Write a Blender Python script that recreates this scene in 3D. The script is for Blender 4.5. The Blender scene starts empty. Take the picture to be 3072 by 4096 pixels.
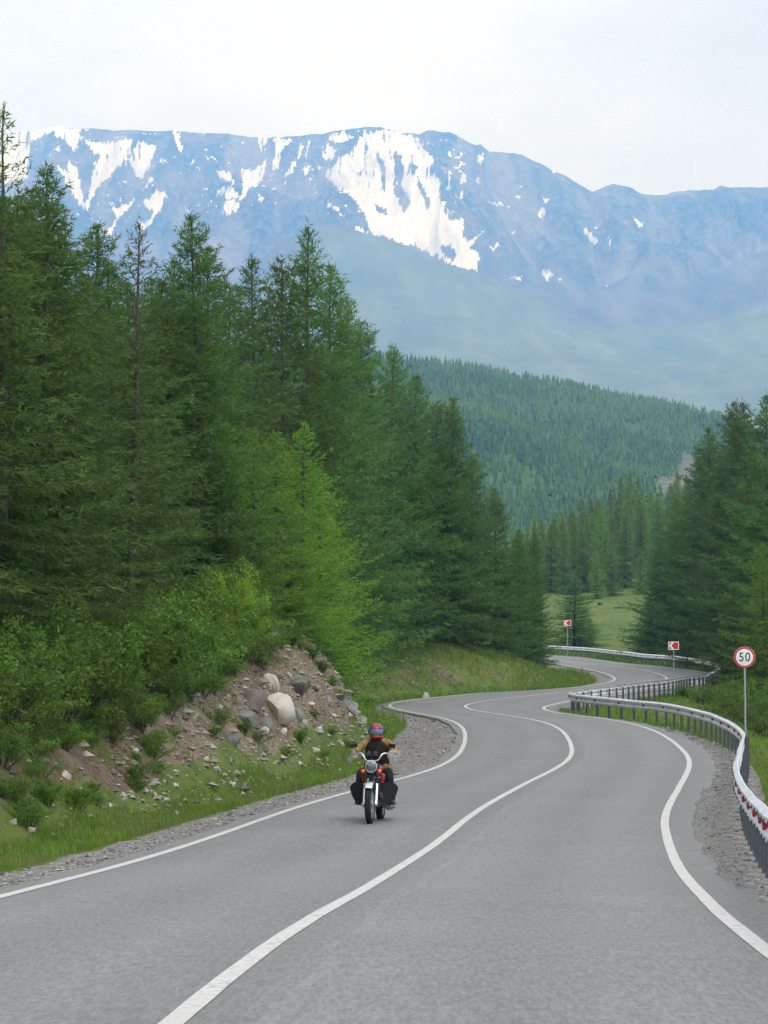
import bpy, math, random
import numpy as np
from mathutils import Vector, Matrix

rng = np.random.default_rng(7)
random.seed(7)
SC = bpy.context.scene
COL = SC.collection

# ---------------------------------------------------------------- camera, sky, sun, exposure
CAM_Z = 1.65
FPX = 2500.0
HROW = 702.74
PITCH = math.atan((HROW - 512) / FPX)
cam_data = bpy.data.cameras.new('camera')
cam_data.sensor_fit = 'VERTICAL'
cam_data.sensor_height = 24.0
cam_data.lens = FPX / 1024 * 24.0
cam_data.clip_start = 0.3
cam_data.clip_end = 40000
cam = bpy.data.objects.new('camera', cam_data)
COL.objects.link(cam)
cam.location = (0, 0, CAM_Z)
cam.rotation_euler = (math.pi / 2 + PITCH, 0, 0)
SC.camera = cam

SUN_EL, SUN_AZ = math.radians(52), math.radians(155)     # azimuth clockwise from +Y: behind the camera, to its right
world = bpy.data.worlds.new('World')
SC.world = world
world.use_nodes = True
nt = world.node_tree
nt.nodes.clear()
w_out = nt.nodes.new('ShaderNodeOutputWorld')
w_bg = nt.nodes.new('ShaderNodeBackground')
w_sky = nt.nodes.new('ShaderNodeTexSky')
w_sky.sky_type = 'NISHITA'
w_sky.sun_disc = False
w_sky.sun_elevation = SUN_EL
w_sky.sun_rotation = SUN_AZ
w_sc = nt.nodes.new('ShaderNodeVectorMath'); w_sc.operation = 'SCALE'
w_sc.inputs['Scale'].default_value = 0.1
nt.links.new(w_sky.outputs[0], w_sc.inputs[0])
w_tc = nt.nodes.new('ShaderNodeTexCoord')
w_map = nt.nodes.new('ShaderNodeMapping'); w_map.inputs['Scale'].default_value = (1.0, 1.0, 2.2)
w_map.inputs['Location'].default_value = (4.0, 1.55, 3.15)
nt.links.new(w_tc.outputs['Generated'], w_map.inputs[0])
w_no = nt.nodes.new('ShaderNodeTexNoise')
w_no.inputs['Scale'].default_value = 3.2; w_no.inputs['Detail'].default_value = 5; w_no.inputs['Roughness'].default_value = 0.5
nt.links.new(w_map.outputs[0], w_no.inputs['Vector'])
w_cr = nt.nodes.new('ShaderNodeValToRGB')                # cloud sheet: bright, with slightly greyer folds
w_cr.color_ramp.elements[0].position = 0.34; w_cr.color_ramp.elements[0].color = (0.425, 0.46, 0.525, 1)
w_cr.color_ramp.elements[1].position = 0.55; w_cr.color_ramp.elements[1].color = (0.595, 0.64, 0.735, 1)
nt.links.new(w_no.outputs[0], w_cr.inputs[0])
w_mix = nt.nodes.new('ShaderNodeMix'); w_mix.data_type = 'RGBA'
w_mix.inputs['Factor'].default_value = 0.93
nt.links.new(w_sc.outputs[0], w_mix.inputs['A'])
nt.links.new(w_cr.outputs[0], w_mix.inputs['B'])
nt.links.new(w_mix.outputs['Result'], w_bg.inputs[0])
w_bg.inputs[1].default_value = 1.0
nt.links.new(w_bg.outputs[0], w_out.inputs[0])

sun_d = bpy.data.lights.new('sun', 'SUN')
sun_d.energy = 1.1
sun_d.angle = math.radians(35)
sun_d.color = (1.0, 0.96, 0.9)
sun = bpy.data.objects.new('sun', sun_d)
COL.objects.link(sun)
sdir = Vector((math.sin(SUN_AZ) * math.cos(SUN_EL), math.cos(SUN_AZ) * math.cos(SUN_EL), math.sin(SUN_EL)))
sun.rotation_euler = sdir.to_track_quat('Z', 'Y').to_euler()
sun.location = (20, -30, 60)

SC.view_settings.view_transform = 'Standard'
SC.view_settings.look = 'None'
SC.view_settings.gamma = 1.0
SC.view_settings.exposure = 0.88
SC.render.engine = 'CYCLES'
SC.cycles.use_denoising = True
SC.cycles.denoiser = 'OPENIMAGEDENOISE'
SC.cycles.denoising_input_passes = 'RGB_ALBEDO_NORMAL'
SC.cycles.denoising_prefilter = 'NONE'
SC.cycles.max_bounces = 6
SC.cycles.diffuse_bounces = 3
SC.cycles.glossy_bounces = 2
SC.cycles.transmission_bounces = 4
SC.cycles.volume_bounces = 3
SC.cycles.transparent_max_bounces = 8
SC.cycles.caustics_reflective = False
SC.cycles.caustics_refractive = False

# ---------------------------------------------------------------- helpers
def at(px, row, y):
    """the point at ground distance y seen in direction (px, row)"""
    c, s = math.cos(PITCH), math.sin(PITCH)
    a = (px - 384) / FPX; b = -(row - 512) / FPX
    d = y / (c - b * s)
    return Vector((a * d, y, CAM_Z + d * (s + b * c)))

def mesh_data(name, verts, faces, mats=(), smooth=False, midx=None):
    """faces: (n,3) or (n,4) int array, or list of index lists"""
    me = bpy.data.meshes.new(name)
    verts = np.asarray(verts, dtype=np.float32).reshape(-1, 3)
    if isinstance(faces, np.ndarray):
        n, k = faces.shape
        me.vertices.add(len(verts)); me.vertices.foreach_set('co', verts.ravel())
        me.loops.add(n * k); me.loops.foreach_set('vertex_index', faces.astype(np.int32).ravel())
        me.polygons.add(n)
        me.polygons.foreach_set('loop_start', (np.arange(n) * k).astype(np.int32))
        me.polygons.foreach_set('loop_total', np.full(n, k, np.int32))
    else:
        me.from_pydata([tuple(map(float, v)) for v in verts], [], faces)
    for m in mats:
        me.materials.append(m)
    if midx is not None:
        me.polygons.foreach_set('material_index', np.asarray(midx, np.int32))
    me.polygons.foreach_set('use_smooth', np.full(len(me.polygons), bool(smooth)))
    me.update(calc_edges=True)
    me.validate()
    return me

def link(name, me, parent=None, loc=None, rot=None, scale=None):
    o = bpy.data.objects.new(name, me)
    COL.objects.link(o)
    if parent is not None: o.parent = parent
    if loc is not None: o.location = loc
    if rot is not None: o.rotation_euler = rot
    if scale is not None: o.scale = scale
    return o

def attr(me, name, vals):
    a = me.attributes.new(name, 'FLOAT', 'POINT')
    a.data.foreach_set('value', np.asarray(vals, np.float32))

def tag(o, label=None, cat=None, group=None, kind=None):
    if label: o['label'] = label
    if cat: o['category'] = cat
    if group: o['group'] = group
    if kind: o['kind'] = kind
    return o

def thing(name, label, cat, loc=(0, 0, 0), rot=(0, 0, 0), group=None):
    o = link(name, None, loc=loc, rot=rot)
    o.empty_display_size = 0.2
    return tag(o, label, cat, group)

class MB:
    """collects shapes, builds one mesh object"""
    def __init__(s): s.v = []; s.f = []
    def add(s, vs, fs):
        b = len(s.v); s.v += [tuple(v) for v in vs]; s.f += [[i + b for i in f] for f in fs]; return s
    def box(s, c, d, m=None, taper=1.0):
        x, y, z = d[0] / 2, d[1] / 2, d[2] / 2
        vs = [Vector((sx * x * (taper if sz > 0 else 1), sy * y * (taper if sz > 0 else 1), sz * z)) for sz in (-1, 1) for sx, sy in ((-1, -1), (1, -1), (1, 1), (-1, 1))]
        if m is not None: vs = [m @ v for v in vs]
        vs = [v + Vector(c) for v in vs]
        return s.add(vs, [[3, 2, 1, 0], [4, 5, 6, 7], [0, 1, 5, 4], [1, 2, 6, 5], [2, 3, 7, 6], [3, 0, 4, 7]])
    def tube(s, pts, r, n=8, caps=True):
        pts = [Vector(p) for p in pts]
        rs = r if isinstance(r, (list, tuple)) else [r] * len(pts)
        vs = []; up = None
        for i, p in enumerate(pts):
            t = (pts[min(i + 1, len(pts) - 1)] - pts[max(i - 1, 0)]).normalized()
            if up is None: up = Vector((0, 0, 1)) if abs(t.z) < 0.9 else Vector((1, 0, 0))
            x = t.cross(up).normalized(); y = x.cross(t).normalized(); up = y
            for k in range(n):
                a = 2 * math.pi * k / n
                vs.append(p + x * math.cos(a) * rs[i] + y * math.sin(a) * rs[i])
        fs = [[i * n + k, i * n + (k + 1) % n, (i + 1) * n + (k + 1) % n, (i + 1) * n + k] for i in range(len(pts) - 1) for k in range(n)]
        if caps: fs += [list(range(n))[::-1], [(len(pts) - 1) * n + k for k in range(n)]]
        return s.add(vs, fs)
    def lathe(s, prof, c, axis, n=24, close=False):
        """prof: list of (radius, along); axis unit vector"""
        ax = Vector(axis).normalized(); u = ax.orthogonal().normalized(); w = ax.cross(u)
        vs = []
        for r, h in prof:
            for k in range(n):
                a = 2 * math.pi * k / n
                vs.append(Vector(c) + ax * h + (u * math.cos(a) + w * math.sin(a)) * r)
        m = len(prof)
        fs = [[i * n + k, i * n + (k + 1) % n, ((i + 1) % m) * n + (k + 1) % n, ((i + 1) % m) * n + k] for i in range(m if close else m - 1) for k in range(n)]
        if not close:
            fs += [list(range(n))[::-1], [(m - 1) * n + k for k in range(n)]]
        return s.add(vs, fs)
    def ell(s, c, r, n=14, m=9, mat=None):
        vs = []; fs = []
        for i in range(m + 1):
            ph = math.pi * i / m
            for k in range(n):
                a = 2 * math.pi * k / n
                p = Vector((r[0] * math.sin(ph) * math.cos(a), r[1] * math.sin(ph) * math.sin(a), r[2] * math.cos(ph)))
                if mat is not None: p = mat @ p
                vs.append(p + Vector(c))
        for i in range(m):
            for k in range(n):
                fs.append([i * n + k, (i + 1) * n + k, (i + 1) * n + (k + 1) % n, i * n + (k + 1) % n])
        return s.add(vs, fs)
    def prism(s, outline, n_vec, th):
        """flat outline (3-D points) with thickness th along n_vec"""
        n = len(outline); nv = Vector(n_vec).normalized() * (th / 2)
        vs = [Vector(p) + nv for p in outline] + [Vector(p) - nv for p in outline]
        fs = [list(range(n)), list(range(2 * n - 1, n - 1, -1))] + [[i, i + n, (i + 1) % n + n, (i + 1) % n] for i in range(n)]
        return s.add(vs, fs)
    def build(s, name, mat, parent=None, smooth=True, bevel=0.0, **kw):
        me = bpy.data.meshes.new(name)
        me.from_pydata(s.v, [], s.f)
        import bmesh
        bm = bmesh.new(); bm.from_mesh(me)
        bmesh.ops.recalc_face_normals(bm, faces=bm.faces)
        bm.to_mesh(me); bm.free()
        me.materials.append(mat)
        o = link(name, me, parent, **kw)
        if bevel:
            md = o.modifiers.new('edge', 'BEVEL'); md.width = bevel; md.segments = 2; md.limit_method = 'ANGLE'
        if smooth:
            me.polygons.foreach_set('use_smooth', np.full(len(me.polygons), True))
            try: me.set_sharp_from_angle(angle=math.radians(42))
            except Exception: pass
        return o

def copy_tree(o, parent=None):
    c = o.copy(); COL.objects.link(c); c.parent = parent
    for ch in list(o.children): copy_tree(ch, c)
    return c

# value noise ------------------------------------------------------
def _h(ix, iy, seed):
    h = (ix.astype(np.int64) * 374761393 + iy.astype(np.int64) * 668265263 + seed * 1442695041) & 0xffffffff
    h = ((h ^ (h >> 13)) * 1274126177) & 0xffffffff
    h = (h ^ (h >> 16)) & 0xffffffff
    return h / 4294967295.0
def vnoise(x, y, seed=0):
    x = np.asarray(x, float); y = np.asarray(y, float)
    x, y = np.broadcast_arrays(x, y)
    ix = np.floor(x); iy = np.floor(y); fx = x - ix; fy = y - iy
    u = fx * fx * (3 - 2 * fx); v = fy * fy * (3 - 2 * fy)
    a = _h(ix, iy, seed); b = _h(ix + 1, iy, seed); c = _h(ix, iy + 1, seed); d = _h(ix + 1, iy + 1, seed)
    return (a + (b - a) * u + (c - a) * v + (a - b - c + d) * u * v) * 2 - 1
def fbm(x, y, oct=4, seed=0, gain=0.5):
    s = 0; a = 1; t = 0
    for i in range(oct):
        s = s + a * vnoise(np.asarray(x) * 2 ** i + 17.3 * i, np.asarray(y) * 2 ** i - 9.1 * i, seed + i); t += a; a *= gain
    return s / t
def sstep(a, b, x):
    t = np.clip((np.asarray(x, float) - a) / (b - a), 0, 1); return t * t * (3 - 2 * t)

# ---------------------------------------------------------------- materials
def new_mat(name):
    m = bpy.data.materials.new(name); m.use_nodes = True
    t = m.node_tree; b = t.nodes['Principled BSDF']
    return m, t, b
def N(t, kind, **kw):
    n = t.nodes.new(kind)
    for k, v in kw.items():
        if k in n.inputs: n.inputs[k].default_value = v
        else: setattr(n, k, v)
    return n
def ramp(t, fac, stops):
    r = t.nodes.new('ShaderNodeValToRGB')
    e = r.color_ramp.elements
    while len(e) < len(stops): e.new(0.5)
    for i, (p, c) in enumerate(stops):
        e[i].position = p; e[i].color = (*c, 1) if len(c) == 3 else c
    t.links.new(fac, r.inputs[0]); return r.outputs[0]
def mixc(t, fac, a, b, mode='MIX'):
    m = t.nodes.new('ShaderNodeMix'); m.data_type = 'RGBA'; m.blend_type = mode
    for s, v in (('Factor', fac), ('A', a), ('B', b)):
        if isinstance(v, bpy.types.NodeSocket): t.links.new(v, m.inputs[s])
        elif s == 'Factor': m.inputs[s].default_value = v
        else: m.inputs[s].default_value = (*v, 1)
    return m.outputs['Result']
def mth(t, op, a, b=None, c=None):
    m = t.nodes.new('ShaderNodeMath'); m.operation = op
    for i, v in enumerate((a, b, c)):
        if v is None: continue
        if isinstance(v, bpy.types.NodeSocket): t.links.new(v, m.inputs[i])
        else: m.inputs[i].default_value = v
    return m.outputs[0]
def pos(t):
    return t.nodes.new('ShaderNodeNewGeometry').outputs['Position']
def objco(t):
    return t.nodes.new('ShaderNodeTexCoord').outputs['Object']
def noise(t, vec, scale, detail=4, rough=0.55):
    n = N(t, 'ShaderNodeTexNoise', Scale=scale, Detail=detail, Roughness=rough)
    t.links.new(vec, n.inputs['Vector']); return n.outputs[0]
def vor(t, vec, scale, feature='F1', out='Distance'):
    n = N(t, 'ShaderNodeTexVoronoi', Scale=scale); n.feature = feature
    t.links.new(vec, n.inputs['Vector']); return n.outputs[out]
def atn(t, name):
    n = t.nodes.new('ShaderNodeAttribute'); n.attribute_name = name; return n.outputs['Fac']
def bump(t, b, h, strength=0.4, dist=0.02):
    n = N(t, 'ShaderNodeBump', Strength=strength, Distance=dist)
    t.links.new(h, n.inputs['Height']); t.links.new(n.outputs[0], b.inputs['Normal'])

def plain(name, col, rough=0.5, metal=0.0, var=0.15, scale=25, spec=0.5, coat=0.0):
    m, t, b = new_mat(name)
    n = noise(t, objco(t), scale, 4, 0.6)
    d = tuple(max(0, c * (1 - var)) for c in col); l = tuple(min(1, c * (1 + var)) for c in col)
    t.links.new(ramp(t, n, [(0.3, d), (0.7, l)]), b.inputs['Base Color'])
    r = mth(t, 'MULTIPLY_ADD', n, 0.25, rough - 0.125); t.links.new(r, b.inputs['Roughness'])
    b.inputs['Metallic'].default_value = metal
    b.inputs['Specular IOR Level'].default_value = spec
    b.inputs['Coat Weight'].default_value = coat
    return m

def foliage_mat(name, dark, light, trans=0.35, rough=0.6):
    m, t, b = new_mat(name)
    oi = t.nodes.new('ShaderNodeObjectInfo')
    n1 = noise(t, objco(t), 0.9, 3)
    n2 = noise(t, objco(t), 9.0, 2)
    f = mth(t, 'ADD', mth(t, 'MULTIPLY', n1, 0.6), mth(t, 'MULTIPLY', n2, 0.4))
    c = ramp(t, f, [(0.32, dark), (0.68, light)])
    hs = N(t, 'ShaderNodeHueSaturation')
    t.links.new(mth(t, 'MULTIPLY_ADD', oi.outputs['Random'], 0.035, 0.4825), hs.inputs['Hue'])
    t.links.new(mth(t, 'MULTIPLY_ADD', oi.outputs['Random'], 0.5, 0.75), hs.inputs['Value'])
    t.links.new(c, hs.inputs['Color'])
    b.inputs['Roughness'].default_value = rough
    b.inputs['Specular IOR Level'].default_value = 0.15
    t.links.new(hs.outputs[0], b.inputs['Base Color'])
    tr = t.nodes.new('ShaderNodeBsdfTranslucent')
    t.links.new(hs.outputs[0], tr.inputs[0])
    mx = t.nodes.new('ShaderNodeMixShader'); mx.inputs[0].default_value = trans
    t.links.new(b.outputs[0], mx.inputs[1]); t.links.new(tr.outputs[0], mx.inputs[2])
    t.links.new(mx.outputs[0], t.nodes['Material Output'].inputs[0])
    return m

M = {}
M['larch'] = foliage_mat('larch_needles', (0.066, 0.138, 0.030), (0.145, 0.245, 0.052), 0.42)
M['larch_young'] = foliage_mat('young_larch_needles', (0.135, 0.25, 0.026), (0.24, 0.39, 0.045), 0.45)
M['shrub'] = foliage_mat('shrub_leaves', (0.085, 0.165, 0.022), (0.165, 0.28, 0.04), 0.4)
M['shrub_lime'] = foliage_mat('lime_shrub_leaves', (0.19, 0.29, 0.02), (0.30, 0.40, 0.035), 0.42)
M['grass'] = foliage_mat('grass_blades', (0.11, 0.20, 0.022), (0.22, 0.31, 0.05), 0.42)
M['grass_dry'] = foliage_mat('pale_grass_blades', (0.16, 0.18, 0.07), (0.3, 0.3, 0.14), 0.35)
M['mid_larch'] = foliage_mat('wood_edge_needles', (0.12, 0.205, 0.04), (0.23, 0.335, 0.065), 0.42)
M['bark'] = plain('larch_bark', (0.085, 0.068, 0.056), 0.9, var=0.45, scale=14, spec=0.2)
M['steel'] = plain('galvanised_steel', (0.68, 0.69, 0.69), 0.45, 0.2, 0.22, 3)
M['post_steel'] = plain('weathered_post_steel', (0.060, 0.072, 0.082), 0.6, 0.1, 0.3, 9)
M['red_refl'] = plain('red_reflector', (0.42, 0.018, 0.022), 0.3, var=0.2)
M['sign_white'] = plain('sign_white', (0.78, 0.78, 0.76), 0.4, var=0.04, scale=8)
M['sign_red'] = plain('sign_red', (0.55, 0.02, 0.03), 0.4, var=0.08, scale=8)
M['sign_black'] = plain('sign_black', (0.02, 0.02, 0.022), 0.5)
M['sign_pole'] = plain('sign_pole_steel', (0.36, 0.40, 0.43), 0.45, 0.4, 0.12, 9)

def rock_mat(name, base, dark, light):
    m, t, b = new_mat(name)
    p = objco(t)
    oi = t.nodes.new('ShaderNodeObjectInfo')
    n1 = noise(t, p, 1.6, 6, 0.6); n2 = noise(t, p, 22, 5, 0.7)
    c = ramp(t, n1, [(0.3, dark), (0.5, base), (0.72, light)])
    c = mixc(t, 0.45, c, ramp(t, n2, [(0.35, dark), (0.7, light)]), 'MIX')
    hs = N(t, 'ShaderNodeHueSaturation'); t.links.new(c, hs.inputs['Color'])
    t.links.new(mth(t, 'MULTIPLY_ADD', oi.outputs['Random'], 0.4, 0.8), hs.inputs['Value'])
    t.links.new(hs.outputs[0], b.inputs['Base Color'])
    b.inputs['Roughness'].default_value = 0.9; b.inputs['Specular IOR Level'].default_value = 0.2
    bump(t, b, mth(t, 'ADD', n1, mth(t, 'MULTIPLY', n2, 0.3)), 0.6, 0.05)
    return m
M['rock_pale'] = rock_mat('pale_granite', (0.48, 0.44, 0.37), (0.36, 0.325, 0.27), (0.58, 0.54, 0.47))
M['rock_grey'] = rock_mat('grey_stone', (0.20, 0.20, 0.185), (0.10, 0.10, 0.09), (0.30, 0.29, 0.26))
M['rock_mauve'] = rock_mat('mauve_stone', (0.19, 0.155, 0.14), (0.10, 0.08, 0.07), (0.30, 0.26, 0.22))

# asphalt
m, t, b = new_mat('asphalt'); M['asphalt'] = m
p = pos(t)
fine = noise(t, p, 38, 4, 0.8)
grain = vor(t, p, 70)
big = noise(t, p, 0.25, 4, 0.6)
lat = atn(t, 'lat'); sv = atn(t, 'along')
c = ramp(t, fine, [(0.3, (0.07, 0.072, 0.072)), (0.5, (0.168, 0.17, 0.166)), (0.7, (0.31, 0.308, 0.295))])
c = mixc(t, ramp(t, grain, [(0.05, (1, 1, 1)), (0.3, (0, 0, 0))]), c, (0.24, 0.235, 0.225))
c = mixc(t, 0.5, c, ramp(t, noise(t, p, 15, 4, 0.85), [(0.34, (0.04, 0.042, 0.042)), (0.5, (0.17, 0.17, 0.167)), (0.66, (0.34, 0.337, 0.325))]))
c = mixc(t, 0.16, c, ramp(t, noise(t, p, 5, 4, 0.75), [(0.35, (0.09, 0.092, 0.092)), (0.65, (0.26, 0.258, 0.25))]))
c = mixc(t, 0.35, c, ramp(t, big, [(0.35, (0.145, 0.147, 0.146)), (0.65, (0.205, 0.205, 0.198))]))
wave = mth(t, 'COSINE', mth(t, 'MULTIPLY', lat, 3.9))         # polished wheel paths
wv2 = mth(t, 'MULTIPLY', mth(t, 'MULTIPLY_ADD', wave, 0.16, 0.16), mth(t, 'MULTIPLY_ADD', noise(t, p, 0.12, 3), 1.6, 0.2))
c = mixc(t, wv2, c, (0.105, 0.107, 0.108))
mpa = N(t, 'ShaderNodeMapping'); mpa.inputs['Scale'].default_value = (34.0, 5.0, 5.0); t.links.new(p, mpa.inputs[0])
c = mixc(t, 0.27, c, ramp(t, noise(t, mpa.outputs[0], 1.0, 4, 0.8), [(0.36, (0.06, 0.062, 0.062)), (0.5, (0.175, 0.175, 0.172)), (0.64, (0.33, 0.328, 0.318))]))
stain = ramp(t, noise(t, p, 0.55, 5, 0.7), [(0.6, (0, 0, 0)), (0.74, (0.28, 0.28, 0.28))])
c = mixc(t, stain, c, (0.09, 0.09, 0.09))
gl_ = mth(t, 'LESS_THAN', mth(t, 'ABSOLUTE', mth(t, 'ADD', lat, mth(t, 'MULTIPLY_ADD', noise(t, p, 0.25, 2), 0.5, 0.22))), 0.045)      # ghost of an older centre line
gm_ = ramp(t, noise(t, p, 1.1, 4, 0.7), [(0.36, (0, 0, 0)), (0.7, (0.26, 0.26, 0.26))])
c = mixc(t, mth(t, 'MULTIPLY', gl_, gm_), c, (0.27, 0.31, 0.36))
c = mixc(t, mth(t, 'MULTIPLY', mth(t, 'LESS_THAN', mth(t, 'ABSOLUTE', mth(t, 'ADD', lat, -0.2)), 0.5), 0.12), c, (0.13, 0.13, 0.13))
sj = mth(t, 'ADD', sv, mth(t, 'MULTIPLY', noise(t, p, 0.9, 3), 0.6))
joint = mth(t, 'LESS_THAN', mth(t, 'ABSOLUTE', mth(t, 'SUBTRACT', mth(t, 'MODULO', sj, 11.7), 5.2)), 0.016)
jn = mth(t, 'GREATER_THAN', noise(t, p, 0.35, 2), 0.5)
c = mixc(t, mth(t, 'MULTIPLY', mth(t, 'MULTIPLY', joint, jn), 0.5), c, (0.06, 0.06, 0.06))
c = mixc(t, 1.0, c, (1.17, 1.17, 1.10), 'MULTIPLY')
t.links.new(c, b.inputs['Base Color'])
b.inputs['Roughness'].default_value = 0.78; b.inputs['Specular IOR Level'].default_value = 0.35
bump(t, b, mth(t, 'ADD', fine, grain), 0.25, 0.01)

# road paint, worn
m, t, b = new_mat('road_paint'); M['paint'] = m
p = pos(t)
n = noise(t, p, 14, 5, 0.7); n3 = noise(t, p, 1.3, 3)
wear = ramp(t, mth(t, 'ADD', n, mth(t, 'MULTIPLY', n3, 0.35)), [(0.71, (0, 0, 0)), (0.88, (1, 1, 1))])
c = mixc(t, wear, ramp(t, n3, [(0.3, (0.50, 0.48, 0.43)), (0.7, (0.60, 0.58, 0.53))]), (0.22, 0.22, 0.21))
t.links.new(c, b.inputs['Base Color']); b.inputs['Roughness'].default_value = 0.7

# ground: gravel shoulder, soil, grass
m, t, b = new_mat('ground_cover'); M['ground'] = m
p = pos(t)
gr, so, rd = atn(t, 'gravel'), atn(t, 'soil'), atn(t, 'red')
n1 = noise(t, p, 1.1, 5, 0.6); n2 = noise(t, p, 30, 4, 0.7); n3 = noise(t, p, 0.12, 4, 0.6)
v1 = vor(t, p, 26, 'F1', 'Color'); v2 = vor(t, p, 9, 'F1', 'Color'); vd = vor(t, p, 26)
bw = N(t, 'ShaderNodeRGBToBW'); t.links.new(v1, bw.inputs[0])
bw2 = N(t, 'ShaderNodeRGBToBW'); t.links.new(v2, bw2.inputs[0])
gravel = ramp(t, bw.outputs[0], [(0.2, (0.13, 0.124, 0.115)), (0.55, (0.25, 0.238, 0.218)), (0.85, (0.42, 0.40, 0.36))])
gravel = mixc(t, 0.5, gravel, ramp(t, n2, [(0.3, (0.17, 0.162, 0.148)), (0.7, (0.31, 0.295, 0.265))]))
gravel = mixc(t, ramp(t, n1, [(0.5, (0, 0, 0)), (0.72, (0.5, 0.5, 0.5))]), gravel, (0.25, 0.215, 0.175))
soil = ramp(t, n1, [(0.3, (0.085, 0.062, 0.038)), (0.5, (0.20, 0.158, 0.102)), (0.7, (0.32, 0.272, 0.195))])
soil = mixc(t, 0.45, soil, ramp(t, bw2.outputs[0], [(0.2, (0.10, 0.072, 0.048)), (0.8, (0.36, 0.30, 0.225))]))
soil = mixc(t, mth(t, 'MULTIPLY', rd, 0.75), soil, ramp(t, n2, [(0.3, (0.075, 0.042, 0.028)), (0.7, (0.17, 0.10, 0.068))]))
grass = ramp(t, n1, [(0.3, (0.06, 0.098, 0.018)), (0.55, (0.115, 0.17, 0.032)), (0.75, (0.165, 0.215, 0.052))])
grass = mixc(t, ramp(t, n3, [(0.4, (0, 0, 0)), (0.7, (0.6, 0.6, 0.6))]), grass, (0.18, 0.215, 0.06))
grass = mixc(t, ramp(t, n2, [(0.45, (0, 0, 0)), (0.75, (0.45, 0.45, 0.45))]), grass, (0.05, 0.075, 0.02))
so_s = ramp(t, mth(t, 'ADD', so, mth(t, 'MULTIPLY', mth(t, 'SUBTRACT', n2, 0.5), 0.9)), [(0.38, (0, 0, 0)), (0.62, (1, 1, 1))])
gr_s = ramp(t, mth(t, 'ADD', gr, mth(t, 'MULTIPLY', mth(t, 'SUBTRACT', n2, 0.5), 0.7)), [(0.4, (0, 0, 0)), (0.6, (1, 1, 1))])
c = mixc(t, so_s, grass, soil); c = mixc(t, gr_s, c, gravel)
t.links.new(c, b.inputs['Base Color']); b.inputs['Roughness'].default_value = 0.95; b.inputs['Specular IOR Level'].default_value = 0.15
bump(t, b, mth(t, 'ADD', n2, mth(t, 'MULTIPLY', vd, -0.8)), 0.7, 0.05)

# forest floor of the far hill
m, t, b = new_mat('hill_cover'); M['hill'] = m
p = pos(t)
n = noise(t, p, 0.02, 5, 0.6); sc_ = atn(t, 'scar')
c = ramp(t, n, [(0.3, (0.05, 0.095, 0.024)), (0.7, (0.10, 0.165, 0.04))])
c = mixc(t, sc_, c, ramp(t, noise(t, p, 0.08, 4), [(0.3, (0.12, 0.105, 0.09)), (0.7, (0.25, 0.215, 0.18))]))
t.links.new(c, b.inputs['Base Color']); b.inputs['Roughness'].default_value = 1.0; b.inputs['Specular IOR Level'].default_value = 0.05

m, t, b = new_mat('far_tree_needles'); M['far_tree'] = m
v = atn(t, 'shade')
c = ramp(t, v, [(0.0, (0.035, 0.08, 0.022)), (0.5, (0.075, 0.145, 0.034)), (1.0, (0.14, 0.23, 0.05))])
t.links.new(c, b.inputs['Base Color']); b.inputs['Roughness'].default_value = 0.9; b.inputs['Specular IOR Level'].default_value = 0.1

# mountain: rock, scree, alpine turf, snow
m, t, b = new_mat('mountain_surface'); M['mountain'] = m
p = pos(t)
mp = N(t, 'ShaderNodeMapping'); mp.inputs['Scale'].default_value = (0.013, 0.0016, 0.003); t.links.new(p, mp.inputs[0])
streak = noise(t, mp.outputs[0], 1.0, 8, 0.65)
n1 = noise(t, p, 0.004, 7, 0.62); n2 = noise(t, p, 0.03, 6, 0.7)
rock = ramp(t, n2, [(0.34, (0.02, 0.02, 0.021)), (0.5, (0.075, 0.073, 0.072)), (0.68, (0.22, 0.205, 0.195))])
rock = mixc(t, ramp(t, streak, [(0.45, (0, 0, 0)), (0.68, (0.8, 0.8, 0.8))]), rock, (0.22, 0.175, 0.15))
rock = mixc(t, ramp(t, n1, [(0.54, (0, 0, 0)), (0.7, (0.6, 0.6, 0.6))]), rock, (0.27, 0.16, 0.115))
rib = atn(t, 'rib')
rock = mixc(t, ramp(t, rib, [(0.2, (0.85, 0.85, 0.85)), (0.6, (0, 0, 0))]), rock, ramp(t, n2, [(0.3, (0.15, 0.13, 0.118)), (0.7, (0.32, 0.27, 0.235))]))
scr, trf, sn, fst = atn(t, 'scree'), atn(t, 'turf'), atn(t, 'snow'), atn(t, 'wood')
scree = ramp(t, streak, [(0.35, (0.075, 0.075, 0.07)), (0.68, (0.19, 0.165, 0.145))])
mp4 = N(t, 'ShaderNodeMapping'); mp4.inputs['Scale'].default_value = (0.011, 0.0021, 0.004); t.links.new(p, mp4.inputs[0])
n4 = noise(t, mp4.outputs[0], 1.0, 7, 0.62)
turf = ramp(t, n4, [(0.34, (0.11, 0.145, 0.06)), (0.52, (0.155, 0.185, 0.08)), (0.68, (0.215, 0.225, 0.115))])
turf = mixc(t, ramp(t, n1, [(0.5, (0, 0, 0)), (0.68, (0.6, 0.6, 0.6))]), turf, (0.13, 0.125, 0.075))
wood = ramp(t, noise(t, p, 0.05, 5, 0.75), [(0.3, (0.015, 0.03, 0.012)), (0.7, (0.06, 0.09, 0.03))])
nn = mth(t, 'SUBTRACT', n2, 0.5)
def soft(a, k, lo, hi): return ramp(t, mth(t, 'ADD', a, mth(t, 'MULTIPLY', nn, k)), [(lo, (0, 0, 0)), (hi, (1, 1, 1))])
c = mixc(t, soft(scr, 0.5, 0.3, 0.7), rock, scree)
c = mixc(t, soft(trf, 0.9, 0.35, 0.65), c, turf)
c = mixc(t, soft(fst, 1.3, 0.42, 0.58), c, wood)
sfac = soft(sn, 0.7, 0.34, 0.66)
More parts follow.
